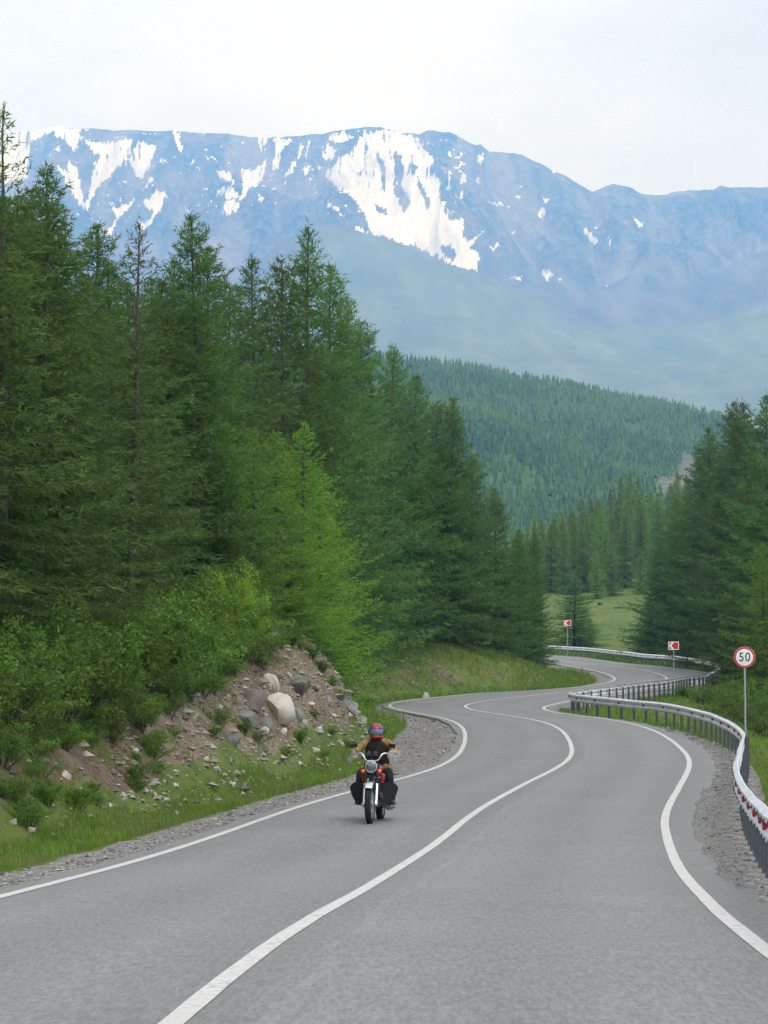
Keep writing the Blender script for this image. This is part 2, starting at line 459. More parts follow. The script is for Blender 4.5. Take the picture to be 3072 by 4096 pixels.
c = mixc(t, sfac, c, mixc(t, ramp(t, streak, [(0.46, (0, 0, 0)), (0.72, (0.8, 0.8, 0.8))]), (0.80, 0.81, 0.82), (0.50, 0.475, 0.46)))
t.links.new(c, b.inputs['Base Color']); b.inputs['Roughness'].default_value = 0.95; b.inputs['Specular IOR Level'].default_value = 0.1
bump(t, b, mth(t, 'ADD', n2, streak), 0.5, 12.0)

# ---------------------------------------------------------------- road geometry
# measured stations along the centre line, one every 3 m: x, y, z, left lane, right lane, guard rail beyond right edge line
ROAD = [
    (-1.03, 12.29, 0.095, 3.0, 3.36, 0.5), (-0.87, 15.28, 0.059, 3.0, 3.32, 0.5), (-0.68, 18.28, 0.004, 3.0, 3.26, 0.5), (-0.46, 21.27, -0.076, 3.11, 3.24, 0.56),
    (-0.22, 24.26, -0.157, 3.25, 3.23, 0.74), (0.01, 27.25, -0.226, 3.27, 3.23, 0.89), (0.27, 30.23, -0.273, 3.3, 3.23, 0.98), (0.56, 33.22, -0.295, 3.34, 3.21, 1.04),
    (0.85, 36.21, -0.294, 3.35, 3.2, 1.13), (1.14, 39.19, -0.273, 3.33, 3.21, 1.19), (1.46, 42.18, -0.235, 3.31, 3.23, 1.22), (1.83, 45.15, -0.188, 3.27, 3.26, 1.22),
    (2.25, 48.12, -0.14, 3.21, 3.27, 1.22), (2.67, 51.09, -0.097, 3.11, 3.28, 1.25), (3.09, 54.06, -0.059, 3.01, 3.29, 1.25), (3.52, 57.03, -0.027, 2.95, 3.28, 1.31),
    (3.95, 60, 0.005, 2.95, 3.27, 1.34), (4.36, 62.97, 0.039, 3.01, 3.26, 1.37), (4.75, 65.94, 0.084, 3.09, 3.25, 1.4), (5.1, 68.92, 0.143, 3.16, 3.23, 1.46),
    (5.39, 71.91, 0.22, 3.21, 3.22, 1.49), (5.6, 74.9, 0.315, 3.25, 3.22, 1.52), (5.78, 77.89, 0.418, 3.27, 3.22, 1.49), (5.92, 80.89, 0.53, 3.3, 3.2, 1.43),
    (6.03, 83.88, 0.642, 3.32, 3.16, 1.4), (6.07, 86.88, 0.754, 3.33, 3.1, 1.31), (6.01, 89.88, 0.863, 3.31, 3.03, 1.19), (5.79, 92.86, 0.97, 3.27, 2.96, 1.1),
    (5.33, 95.82, 1.076, 3.19, 2.89, 0.75), (4.64, 98.74, 1.183, 3.09, 2.85, 0.55), (3.94, 101.65, 1.291, 3, 2.85, 0.75), (3.5, 104.61, 1.399, 3.03, 3.09, 1.2),
    (3.42, 107.6, 1.507, 3.22, 3.51, 1.85), (3.82, 110.56, 1.612, 3.53, 3.9, 2.48), (4.44, 113.49, 1.715, 3.84, 3.9, 2.66), (5.26, 116.38, 1.812, 3.9, 3.9, 2.72),
    (6.17, 119.23, 1.904, 3.9, 3.9, 2.72), (7.08, 122.09, 1.991, 3.9, 3.87, 2.72), (7.95, 124.96, 2.074, 3.8, 3.8, 2.72), (8.66, 127.87, 2.156, 3.61, 3.75, 2.72),
    (9.64, 130.68, 2.235, 3.43, 3.61, 2.72), (11.03, 133.34, 2.311, 3.28, 3.35, 2.57), (12.26, 136.06, 2.396, 3.15, 3.07, 2.3), (13.33, 138.86, 2.487, 3.04, 2.85, 1.82),
    (14.28, 141.7, 2.586, 2.95, 2.85, 1.31), (15.11, 144.59, 2.691, 2.89, 2.85, 0.95), (15.9, 147.48, 2.799, 2.9, 2.85, 0.62), (16.62, 150.39, 2.915, 3, 2.85, 0.5),
    (17.24, 153.32, 3.034, 3.13, 2.85, 0.5), (17.66, 156.28, 3.157, 3.24, 2.85, 0.5), (17.92, 159.27, 3.283, 3.32, 2.92, 0.5), (18.1, 162.26, 3.41, 3.4, 3.12, 0.5),
    (18.19, 165.26, 3.536, 3.47, 3.26, 0.5), (18.23, 168.25, 3.662, 3.53, 3.31, 0.5), (18.16, 171.25, 3.787, 3.57, 3.32, 0.62), (18, 174.24, 3.909, 3.58, 3.31, 0.8),
    (17.77, 177.23, 4.03, 3.56, 3.29, 0.98), (17.46, 180.21, 4.149, 3.5, 3.27, 1.16), (17.15, 183.19, 4.265, 3.39, 3.26, 1.28), (16.83, 186.17, 4.381, 3.21, 3.27, 1.43),
    (16.41, 189.14, 4.494, 2.94, 3.28, 1.49), (15.8, 192.07, 4.604, 2.85, 3.28, 1.52), (15.33, 195.03, 4.715, 2.85, 3.28, 1.61), (15.03, 198.01, 4.826, 2.85, 3.27, 1.73),
    (14.76, 201, 4.937, 2.85, 3.26, 1.79), (14.55, 203.99, 5.047, 2.85, 3.26, 1.82), (14.35, 206.98, 5.158, 2.85, 3.26, 1.82), (14.12, 209.97, 5.269, 2.85, 3.2, 1.97),
    (13.86, 212.96, 5.38, 2.85, 3.2, 2.15), (13.56, 215.94, 5.49, 2.85, 3.2, 2.33), (13.21, 218.92, 5.601, 2.85, 3.2, 2.51), (12.83, 221.9, 5.712, 2.85, 3.2, 2.69),
    (12.4, 224.87, 5.823, 2.85, 3.2, 2.9), (11.94, 227.83, 5.933, 2.85, 3.2, 3), (11.43, 230.79, 6.044, 2.85, 3.2, 3), (10.89, 233.74, 6.155, 2.85, 3.2, 3),
    (10.3, 236.68, 6.266, 2.85, 3.2, 3), (9.67, 239.61, 6.376, 2.85, 3.2, 3), (9.01, 242.54, 6.487, 2.85, 3.2, 3), (8.3, 245.45, 6.598, 2.85, 3.2, 3),
    (7.56, 248.36, 6.709, 2.85, 3.2, 3), (6.77, 251.26, 6.819, 2.85, 3.2, 3), (5.95, 254.14, 6.93, 2.85, 3.2, 3), (5.09, 257.01, 7.041, 2.85, 3.2, 3),
    (4.18, 259.87, 7.151, 2.85, 3.2, 3), (3.24, 262.72, 7.262, 2.85, 3.2, 3), (2.26, 265.56, 7.373, 2.85, 3.2, 3), (1.24, 268.38, 7.484, 2.85, 3.2, 3),
    (0.19, 271.19, 7.594, 2.85, 3.2, 3), (-0.91, 273.98, 7.705, 2.85, 3.2, 3),
]

R0 = np.array(ROAD)
d0 = R0[1, :2] - R0[0, :2]; d0 = d0 / np.linalg.norm(d0)
back = [[R0[0, 0] - d0[0] * k, R0[0, 1] - d0[1] * k, R0[0, 2] + 0.012 * k, 3.0, 3.36, 0.5] for k in (42, 36, 30, 24, 18, 12, 8, 4)]
R0 = np.vstack([back, R0])
cs = np.r_[0, np.cumsum(np.hypot(*np.diff(R0[:, :2], axis=0).T))]
S = np.arange(0, cs[-1], 0.5)
def smooth_interp(col, sig=2.0):
    v = np.interp(S, cs, R0[:, col]); k = np.arange(-12, 13) * 0.5; g = np.exp(-k ** 2 / 2 / sig ** 2); g /= g.sum()
    pad = np.r_[2 * v[0] - v[12:0:-1], v, 2 * v[-1] - v[-2:-14:-1]]
    return np.convolve(pad, g, 'valid')
RX, RY, RZ = smooth_interp(0, 1.1), smooth_interp(1, 1.1), smooth_interp(2)
WL, WR, RU = smooth_interp(3), smooth_interp(4), smooth_interp(5)
TX, TY = np.gradient(RX), np.gradient(RY); tl = np.hypot(TX, TY); TX /= tl; TY /= tl
NX, NY = -TY, TX                                            # to the left of travel
nS = len(S)
def road_pt(i, o, dz=0.0):
    """station index (float ok), lateral offset to the left"""
    f = lambda a: np.interp(i, np.arange(nS), a)
    return np.stack([f(RX) + f(NX) * o, f(RY) + f(NY) * o, f(RZ) + dz + 0 * o], -1)
def s_of_y(y): return np.interp(y, RY, np.arange(nS))

# ---------------------------------------------------------------- terrain height
yk = [-30, 20, 27, 45, 58, 66, 74, 79, 84, 90, 97, 105, 120, 140, 160, 180, 300]
G_gr = [1.4, 1.45, 1.45, 1.35, 1.7, 1.9, 2.1, 2.3, 2.2, 1.9, 1.2, 0.7, 0.6, 0.6, 1.2, 1.0, 1.0]     # gravel edge
G_bk = [2.3, 2.4, 2.4, 2.3, 2.3, 2.3, 2.3, 2.8, 4.2, 4.8, 3.6, 2.0, 1.7, 1.9, 3.6, 4.5, 4.5]         # foot of the bank
G_hb = [2.2, 2.4, 2.6, 2.9, 3.7, 4.2, 4.2, 3.8, 2.8, 2.2, 2.4, 2.6, 2.7, 2.2, 1.0, 1.0, 2.0]         # height of the bank
G_sl = [.7, .7, .72, .8, 1.2, 1.55, 1.6, 1.4, .9, .7, .8, .9, .75, .65, .5, .4, .4]                # steepness
MEAD_D = [0, 200, 240, 300, 380, 450, 600, 800, 1000, 1200]
MEAD_E = [40, 40, 58, 86, 107, 124, 146, 155, 150, 146]
def G(x, y):
    x = np.asarray(x, float); y = np.asarray(y, float)
    i = s_of_y(y)
    f = lambda a: np.interp(i, np.arange(nS), a)
    xc, zr, wl, wr, ty, u = f(RX), f(RZ), f(WL), f(WR), f(TY), f(RU)
    o = (xc - x) * ty
    l = o - wl; r = -o - wr
    g = np.interp(y, yk, G_gr); bk = np.interp(y, yk, G_bk); hb = np.interp(y, yk, G_hb); sl = np.interp(y, yk, G_sl)
    bk = bk + 0.35 * fbm(x * .25, y * .25, 3, 3); hb = hb + 0.35 * fbm(x * .2, y * .2, 3, 5)
    q = (l - bk) * sl
    bank = hb * (1 - np.exp(-np.clip(q, 0, None) ** 1.25 / hb ** 1.25 * 1.9))
    bank = bank + 0.20 * np.clip(l - bk - hb / sl, 0, 70) + 0.02 * np.clip(l - 70, 0, 400)
    left = -0.05 - 0.07 * sstep(0.3, g, l) - 0.06 * sstep(g, bk, l) + bank + sstep(bk, bk + 1.5, l) * 0.16 * fbm(x * 1.3, y * 1.3, 4, 11) + sstep(g, g + .4, l) * .03 * fbm(x * 3, y * 3, 2, 12)
    left = left + sstep(0.4, 0.8, l) * 0.018 * fbm(x * 4, y * 4, 3, 14)
    dr = np.interp(y, [0, 60, 100, 150, 200, 240], [1.0, 1.0, .5, .35, .3, .3])
    right = -0.05 - 0.08 * sstep(0.3, u, r) - dr * sstep(u + .6, u + 4.5, r) - 0.03 * np.clip(r - u - 5, 0, 60) + sstep(u, u + 2, r) * .12 * fbm(x * .7, y * .7, 4, 21)
    right = right + sstep(0.5, 0.9, r) * 0.018 * fbm(x * 4, y * 4, 3, 24)
    z = zr + np.where(o > 0, left, right)
    mid = (l < 0.15) & (r < 0.15)
    z = np.where(mid, zr - 0.07, z)
    D = y
    mz = CAM_Z + np.interp(D, MEAD_D, MEAD_E) / FPX * D + 0.8 * fbm(x * .03, y * .03, 4, 31) * sstep(230, 330, y) + np.clip(.12 * (x - 25), -4, 9) * sstep(320, 440, y)
    w = np.where(o > 0, sstep(275, 330, y), np.maximum(sstep(4.2, 26, r) * sstep(185, 228, y), sstep(262, 300, y)))
    z = z * (1 - w) + mz * w
    return z
def gz(x, y): return float(G(np.array([x]), np.array([y]))[0])
def lat_of(x, y):
    i = s_of_y(np.asarray(y, float)); f = lambda a: np.interp(i, np.arange(nS), a)
    o = (f(RX) - x) * f(TY); return o - f(WL), -o - f(WR), f(RU)

# ground sheet
ys = np.r_[np.arange(-30, 14, 1.5), np.arange(14, 110, 0.3), np.arange(110, 170, 0.5), np.arange(170, 300, 1.0), 300 * 1.02 ** np.arange(1, 44)]
xs0 = np.r_[-420 * 0.93 ** np.arange(0, 42), np.arange(-19.6, -9, 0.45), np.arange(-9, 15, 0.24), np.arange(15, 30, 0.5), 30 * 1.08 ** np.arange(1, 36)]
xs0 = np.unique(np.round(xs0, 3))
XX, YY = np.meshgrid(xs0, ys)
XX = XX + np.interp(YY, RY, RX - 1.5) * np.exp(-np.abs(XX) / 60) * 1.0    # grid follows the road
ZZ = G(XX, YY)
nx, ny = len(xs0), len(ys)
idx = np.arange(nx * ny).reshape(ny, nx)
F = np.stack([idx[:-1, :-1], idx[:-1, 1:], idx[1:, 1:], idx[1:, :-1]], -1).reshape(-1, 4)
me = mesh_data('ground', np.stack([XX, YY, ZZ], -1), F, [M['ground']], True)
l, r, u = lat_of(XX.ravel(), YY.ravel()); xr, yr = XX.ravel(), YY.ravel()
gl = np.interp(yr, yk, G_gr); bkl = np.interp(yr, yk, G_bk)
grav = np.maximum(sstep(gl + .25, gl - .15, l + .25 * fbm(xr * 1.5, yr * 1.5, 3, 41)) * (l > -8), 0) * (r < 0)
urv = np.interp(yr, [0, 55, 75, 90, 110, 140, 300], [.55, .5, .1, -.2, -.6, -.6, -.5])
grav = np.maximum(grav, sstep(u + urv + .3, u + urv - .3, r + .3 * fbm(xr * 1.2, yr * 1.2, 3, 42)) * (l < 0))
nb = fbm(xr * .5, yr * .5, 4, 43)
q = l - bkl
soil = np.interp(yr, [0, 20, 32, 41, 46, 55, 76, 82, 90, 104, 108, 122, 128, 150, 175, 180], [.45, .45, .5, .55, .85, 1.0, .95, .6, .35, .45, .75, .7, .4, .35, .45, 0])
soil = sstep(.35, 1.0, q) * sstep(8.5, 3.6, q) * np.clip(soil + .55 * nb, 0, 1) * (l > 0)
soil = np.maximum(soil, 0.9 * sstep(4.5, 6, q) * (l > 0) * (yr < 230) * (0.6 + .4 * nb))
soil = np.maximum(soil, (r > u) * (r < u + 3) * (yr < 70) * np.clip(.5 + nb, 0, 1))
red = np.clip(np.interp(yr, [0, 44, 52, 80, 100, 112, 140], [.9, .7, .05, .05, .6, .7, .5]) + .5 * fbm(xr * .35, yr * .35, 3, 44), 0, 1)
red = np.maximum(red, sstep(1.5 + .5 * nb, 2.4 + .5 * nb, q) * (l > 0))
grav = grav * (yr < 268)
attr(me, 'gravel', grav); attr(me, 'soil', soil); attr(me, 'red', red)
ground = tag(link('ground', me), kind='structure')

# asphalt ribbon with ragged edges and its painted lines
rag = lambda seed: 0.10 * fbm(S * .8, S * 0, 3, seed) + .035 * vnoise(S * 5, S * 0, seed + 5)
mL = 0.36 + rag(51); mR = 0.48 + rag(52) + .25 * np.interp(RY, [30, 42, 60, 75, 85], [0, 0, .9, .9, 0])
cols = [-1, -.98, -.5, 0, .5, .98, 1]
P = []; LAT = []
for k, cc in enumerate(cols):
    o = (WL + mL) * cc if cc > 0 else (WR + mR) * cc
    dz = -0.10 if abs(cc) == 1 else 0.0
    if abs(cc) == .98: o = o * (1 / .98) - math.copysign(.04, cc)
    P.append(np.stack([RX + NX * o, RY + NY * o, RZ + dz], -1)); LAT.append(o)
P = np.stack(P, 1); LAT = np.stack(LAT, 1)
idx = np.arange(nS * len(cols)).reshape(nS, len(cols))
F = np.stack([idx[:-1, :-1], idx[1:, :-1], idx[1:, 1:], idx[:-1, 1:]], -1).reshape(-1, 4)[:, ::-1]
me = mesh_data('road', P, F, [M['asphalt']], False)
attr(me, 'lat', LAT.ravel()); attr(me, 'along', np.repeat(S, len(cols)))
road = tag(link('road', me), kind='structure')
def ribbon(name, off, w):
    w = w * (1 + 0.03 * vnoise(S * 1.7, S * 0, 61)); off = off + 0.006 * fbm(S * .6, S * 0, 3, 62)
    V = np.stack([np.stack([RX + NX * (off + k * w / 2), RY + NY * (off + k * w / 2), RZ + 0.005], -1) for k in (-1, 1)], 1)
    ix = np.arange(nS * 2).reshape(nS, 2)
    Fq = np.stack([ix[:-1, 0], ix[:-1, 1], ix[1:, 1], ix[1:, 0]], -1)[:, ::-1]
    return link(name, mesh_data(name, V, Fq, [M['paint']]), road)
ribbon('edge_line', WL, 0.13)
ribbon('edge_line', -WR, 0.13)
ribbon('centre_line', 0 * S, 0.13)

# ---------------------------------------------------------------- guard rail along the outer edge
rail = thing('guard_rail', 'long galvanised W-beam guard rail with red reflectors on close-set dark posts', 'guard rail')
i_r0 = int(s_of_y(8)); i_r1 = nS - 6
ir = np.arange(i_r0, i_r1)
base_o = -(WR + RU)
prof = [(0.0, .455), (.012, .452), (.082, .50), (.085, .555), (.025, .60), (.025, .64), (.085, .685), (.082, .735), (.012, .785), (0.0, .782)]
prof = prof + [(d - .006, h) for d, h in prof[::-1]]
# gentle dents and settling along the run
sag = 0.03 * fbm(S * .12, S * 0, 3, 71); wob = 0.04 * fbm(S * .2, S * 0, 3, 72)
V = np.stack([np.stack([RX[ir] + NX[ir] * (base_o[ir] + d + wob[ir]), RY[ir] + NY[ir] * (base_o[ir] + d + wob[ir]), RZ[ir] - .1 + h + .08 + sag[ir]], -1) for d, h in prof], 1)
k = len(prof); ix = np.arange(len(ir) * k).reshape(len(ir), k)
ixn = np.roll(ix, -1, axis=1)
F = np.stack([ix[:-1], ixn[:-1], ixn[1:], ix[1:]], -1).reshape(-1, 4)
beam = link('beam', mesh_data('beam', V, F, [M['steel']], False), rail)
pw, pd, ph, th = .14, .075, .76, .008
out = [(-pw / 2, 0), (pw / 2, 0), (pw / 2, -pd), (pw / 2 - th, -pd), (pw / 2 - th, -th), (-pw / 2 + th, -th), (-pw / 2 + th, -pd), (-pw / 2, -pd)]
vs = [(x, y, 0) for x, y in out] + [(x, y, ph) for x, y in out]
fs = [[i, (i + 1) % 8, (i + 1) % 8 + 8, i + 8] for i in range(8)] + [[8, 9, 14, 15], [9, 10, 11, 12], [9, 12, 13, 14]]
post_me = mesh_data('post', vs, fs, [M['post_steel']])
refl_me = mesh_data('reflector', [(-.05, 0, -.045), (.05, 0, -.045), (.05, 0, .045), (-.05, 0, .045), (-.045, .055, -.04), (.045, .055, -.04), (.045, .055, .04), (-.045, .055, .04)],
                    [[4, 5, 6, 7], [0, 1, 5, 4], [1, 2, 6, 5], [2, 3, 7, 6], [3, 0, 4, 7], [3, 2, 1, 0]], [M['red_refl']])
bolt_me = mesh_data('bolt', [(.022 * math.cos(a), y_, .022 * math.sin(a)) for y_ in (-.004, .010) for a in [k_ * math.pi / 3 for k_ in range(6)]], [[0, 1, 2, 3, 4, 5], [11, 10, 9, 8, 7, 6]] + [[k_, k_ + 6, (k_ + 1) % 6 + 6, (k_ + 1) % 6] for k_ in range(6)], [M['post_steel']])
for j, ii in enumerate(np.arange(i_r0 + 1, i_r1 - 1, 2.5)):
    f = lambda a: float(np.interp(ii, np.arange(nS), a))
    ang = math.atan2(f(NY), f(NX)) - math.pi / 2
    o = f(base_o) + f(wob)
    px, py = f(RX) + f(NX) * (o - .03), f(RY) + f(NY) * (o - .03)
    zg = f(RZ) - .1
    link('post', post_me, rail, loc=(px, py, zg - .25 + f(sag)), rot=(0, 0, ang), scale=(1, 1, 1.30))
    if f(RY) < 70:
        for hz_, dz_ in ((.70, .088), (.52, .088)):
            link('bolt', bolt_me, rail, loc=(f(RX) + f(NX) * (o + dz_), f(RY) + f(NY) * (o + dz_), zg + .08 + hz_ + f(sag)), rot=(0, 0, ang))
    if j % 2 == 0:
        px, py = f(RX) + f(NX) * (o + .027), f(RY) + f(NY) * (o + .027)
        link('reflector', refl_me, rail, loc=(px, py, zg + .08 + .62 + f(sag)), rot=(0, 0, ang))

# ---------------------------------------------------------------- road signs
def pole(parent, h, r=.035, z0=-.4):
    return MB().tube([(0, .03, z0), (0, .03, h)], r, 10).build('pole', M['sign_pole'], parent)
x = at(745, 700, 83).x
zb = gz(x, 83)
sg = thing('speed_limit_sign', 'round white speed limit sign with red ring reading 50 on steel pole', 'road sign', (x, 83, zb), (0, 0, math.radians(-4)))
zc = at(745, 657.3, 83).z - zb
pole(sg, zc + .1)
MB().lathe([(.35, .0), (.35, .012), (.335, .016), (.0, .016)], (0, 0, zc), (0, -1, 0), 48).build('plate', M['sign_white'], sg)
MB().lathe([(.345, .0175), (.345, .020), (.282, .020), (.282, .0175)], (0, 0, zc), (0, -1, 0), 48, close=True).build('red_ring', M['sign_red'], sg, smooth=False)
def text_mesh(txt, size, space, bold=0.0):
    cu = bpy.data.curves.new('txt', 'FONT'); cu.body = txt; cu.size = size; cu.space_character = space
    cu.align_x = 'CENTER'; cu.align_y = 'CENTER'; cu.extrude = .001; cu.offset = bold
    o = bpy.data.objects.new('txt', cu); COL.objects.link(o)
    bpy.context.view_layer.update()
    me = bpy.data.meshes.new_from_object(o.evaluated_get(bpy.context.evaluated_depsgraph_get()))
    bpy.data.objects.remove(o); bpy.data.curves.remove(cu)
    return me
tm = text_mesh('50', .42, 1.15, .003); tm.materials.clear(); tm.materials.append(M['sign_black'])
link('numerals', tm, sg, loc=(0, -.0195, zc - .004), rot=(math.pi / 2, 0, 0), scale=(.86, 1, 1))

def chevron(px, row, y, w, h, label, rz):
    x = at(px, row, y).x; zb = gz(x, y); zc = at(px, row, y).z - zb
    g = thing('chevron_sign', label, 'road sign', (x, y, zb), (0, 0, rz))
    pole(g, zc + h * .3, .03)
    MB().box((0, -.008, zc), (w, .014, h)).build('plate', M['sign_white'], g, smooth=False)
    a, bb = w / 2 - .045 * w / .6, h / 2 - .045 * w / .6
    def poly(pts): return MB().prism([(p_[0], -.018, zc + p_[1]) for p_ in pts], (0, -1, 0), .004)
    # red field left of and right of the white chevron that points left
    q1, q2 = -a * .98, -a * .28
    poly([(-a, bb), (-a * .42, bb), (-a, bb * .12)]).build('red_field', M['sign_red'], g, smooth=False)
    poly([(-a, -bb), (-a, -bb * .12), (-a * .42, -bb)]).build('red_field', M['sign_red'], g, smooth=False)
    poly([(a, bb), (a, -bb), (a * .12, -bb), (-a * .46, 0), (a * .12, bb)]).build('red_field', M['sign_red'], g, smooth=False)
    return g
chevron(673.6, 645.7, 131, .56, .43, 'red and white chevron sign standing behind the dark rail posts', math.radians(3))
chevron(567.5, 623.0, 231, .68, .54, 'red and white chevron sign beside the lone young conifer', math.radians(6))

# ---------------------------------------------------------------- wooded hill, mountains, haze
def polar(name, ta, Ds, E, mat, extra=None):
    """sheet over tangent-of-azimuth columns and distances; E(px, D) = height angle in thousandths of FPX"""
    A, D = np.meshgrid(ta, Ds); X = A * D
    Z = E(A, D, X)
    ix = np.arange(A.size).reshape(A.shape)
    Fq = np.stack([ix[:-1, :-1], ix[:-1, 1:], ix[1:, 1:], ix[1:, :-1]], -1).reshape(-1, 4)
    me = mesh_data(name, np.stack([X, D, Z], -1), Fq, [mat], True)
    return me, A, D, X, Z
# hill: crest height (m) over lateral position x at y = 1900, falling to the right
def hill_z(A, D, X):
    pxa = 384 + A * FPX
    crest_row = np.interp(pxa, [-200, 300, 390, 480, 520, 570, 620, 680, 725, 760, 850, 1000, 1200], [365, 352, 358, 369, 379, 386, 397, 408, 420, 436, 480, 530, 560])
    zc = (HROW - crest_row) / FPX * 1900
    t = np.clip((D - 640) / (1900 - 640), 0, 1.0)
    z0 = 26.0
    prof = 0.12 * t + 0.88 * (t ** 1.25)
    z = z0 + (zc - z0) * prof
    over = np.clip(D - 1900, 0, None)
    z = z - 0.00035 * over ** 2
    gully = fbm(X * .006, D * .0032, 4, 81)
    return z + gully * 18 * np.sin(np.pi * np.clip(t, 0, 1)) + CAM_Z
ta = np.linspace(-.30, .30, 150); Dh = np.r_[np.linspace(640, 1900, 110), np.linspace(1915, 2600, 30)]
me, A, D, X, Z = polar('hill', ta, Dh, hill_z, M['hill'])
pxh = 384 + A * FPX; rowh = HROW - (Z - CAM_Z) / D * FPX
scar = np.exp(-(((pxh - 668) / 20) ** 2 + ((rowh - 487) / 11) ** 2)) + np.exp(-(((pxh - 690) / 12) ** 2 + ((rowh - 470) / 22) ** 2)) + .8 * np.exp(-(((pxh - 655) / 9) ** 2 + ((rowh - 475) / 5) ** 2))
scar_v = np.clip(scar * .8 * (1 + .8 * fbm(X * .02, D * .01, 3, 83)) * 1.3 - .2, 0, 1)
attr(me, 'scar', scar_v.ravel())
hill = tag(link('hill', me), kind='structure')

# the far wood on the hill: one mass of small ragged conifers
def mini_conifer(seed, tiers=4, n=6):
    r_ = np.random.default_rng(seed); vs = []; fs = []
    for k in range(tiers):
        t0 = k / tiers; zb = .10 + .86 * t0; zt = min(1.0, zb + .34)
        R = .16 * (1 - t0) ** .8 + .02; ph = r_.uniform(0, 6.28); b = len(vs)
        vs.append((r_.normal(0, .01), r_.normal(0, .01), zt))
        for j in range(n):
            a = ph + 2 * math.pi * j / n + r_.normal(0, .15); rr = R * r_.uniform(.65, 1.25)
            vs.append((rr * math.cos(a), rr * math.sin(a), zb + r_.normal(0, .02)))
        for j in range(n):
            if r_.random() < .9: fs.append((b, b + 1 + j, b + 1 + (j + 1) % n))
    return np.array(vs), np.array(fs)
minis = [mini_conifer(s) for s in (1, 2, 3, 4)]
def wood(name, X, Y, Zb, Hh, shade, mat):
    V = []; Fm = []; SH = []; base = 0
    pick = rng.integers(0, len(minis), len(X)); rot = rng.uniform(0, 6.28, len(X)); wid = rng.uniform(.75, 1.25, len(X))
    for q, (mv, mf) in enumerate(minis):
        s_ = np.where(pick == q)[0]; n_ = len(s_)
        c_, d_ = np.cos(rot[s_])[:, None], np.sin(rot[s_])[:, None]
        h_ = Hh[s_][:, None]; w_ = wid[s_][:, None] * h_
        vx = (mv[None, :, 0] * c_ - mv[None, :, 1] * d_) * w_ + X[s_][:, None]
        vy = (mv[None, :, 0] * d_ + mv[None, :, 1] * c_) * w_ + Y[s_][:, None]
        vz = mv[None, :, 2] * h_ + Zb[s_][:, None]
        V.append(np.stack([vx, vy, vz], -1).reshape(-1, 3))
        Fm.append((mf[None] + (np.arange(n_) * len(mv))[:, None, None] + base).reshape(-1, 3)); base += n_ * len(mv)
        SH.append(np.repeat(shade[s_], len(mv)))
    me = mesh_data(name, np.concatenate(V), np.concatenate(Fm), [mat], False)
    attr(me, 'shade', np.concatenate(SH)); return me
n_t = 34000
Dt = 680 + 1270 * rng.random(n_t) ** .9; At = rng.uniform(-.11, .2, n_t)
Xt = At * Dt
dens = fbm(Xt * .012, Dt * .006, 3, 85)
zt = hill_z(At, Dt, Xt)
pxt = 384 + At * FPX; rowt = HROW - (zt - CAM_Z) / Dt * FPX
sc_t = np.exp(-(((pxt - 668) / 20) ** 2 + ((rowt - 487) / 11) ** 2)) + np.exp(-(((pxt - 690) / 12) ** 2 + ((rowt - 470) / 22) ** 2))
keep = (dens > -.6) & (sc_t < .55 * rng.random(n_t) + .25)
Xt, Dt, zt = Xt[keep], Dt[keep], zt[keep]
Ht = (3.0 + 3.6 * np.clip((Dt - 680) / 1270, 0, 1)) * (.65 + .75 * rng.random(len(Xt)) ** 1.5) * (1 + .12 * fbm(Xt * .01, Dt * .01, 2, 86))
shd = np.clip(.5 + .7 * fbm(Xt * .006, Dt * .004, 3, 87) + rng.normal(0, .2, len(Xt)), 0, 1)
forest = tag(link('forest', wood('forest', Xt, Dt, zt - .5, Ht, shd, M['far_tree'])), 'bluish green conifer wood covering the broad hill below the snowy mountain', 'forest', kind='stuff')

# mountains
SKY_PX = np.array([-400, -150, 0, 28, 51, 76, 111, 171, 222, 268, 324, 352, 380, 403, 419, 428, 451, 477, 482, 491, 523, 551, 570, 595, 616, 632, 648, 667, 694, 718, 741, 768, 900, 1150])
SKY_ROW = np.array([140, 122, 125, 124, 119.5, 121, 123, 124, 127, 132, 126, 120.5, 119.5, 127, 127, 123.5, 125, 139, 137.5, 144.5, 148, 162, 172, 186, 178, 182, 189, 189, 184, 186, 184, 181, 165, 180])
FT_PX = [-400, 0, 250, 320, 400, 478, 520, 580, 630, 680, 720, 768, 900, 1150]
FT_ROW = [300, 292, 278, 268, 262, 268, 276, 283, 291, 282, 268, 246, 215, 220]
MO_PX = [-400, 0, 150, 230, 278, 315, 352, 394, 440, 478, 520, 560, 620, 1150]
MO_ROW = [330, 330, 318, 290, 241, 219, 226, 238, 259, 270, 285, 305, 340, 360]
D_CR, D_FT = 9600.0, 8000.0
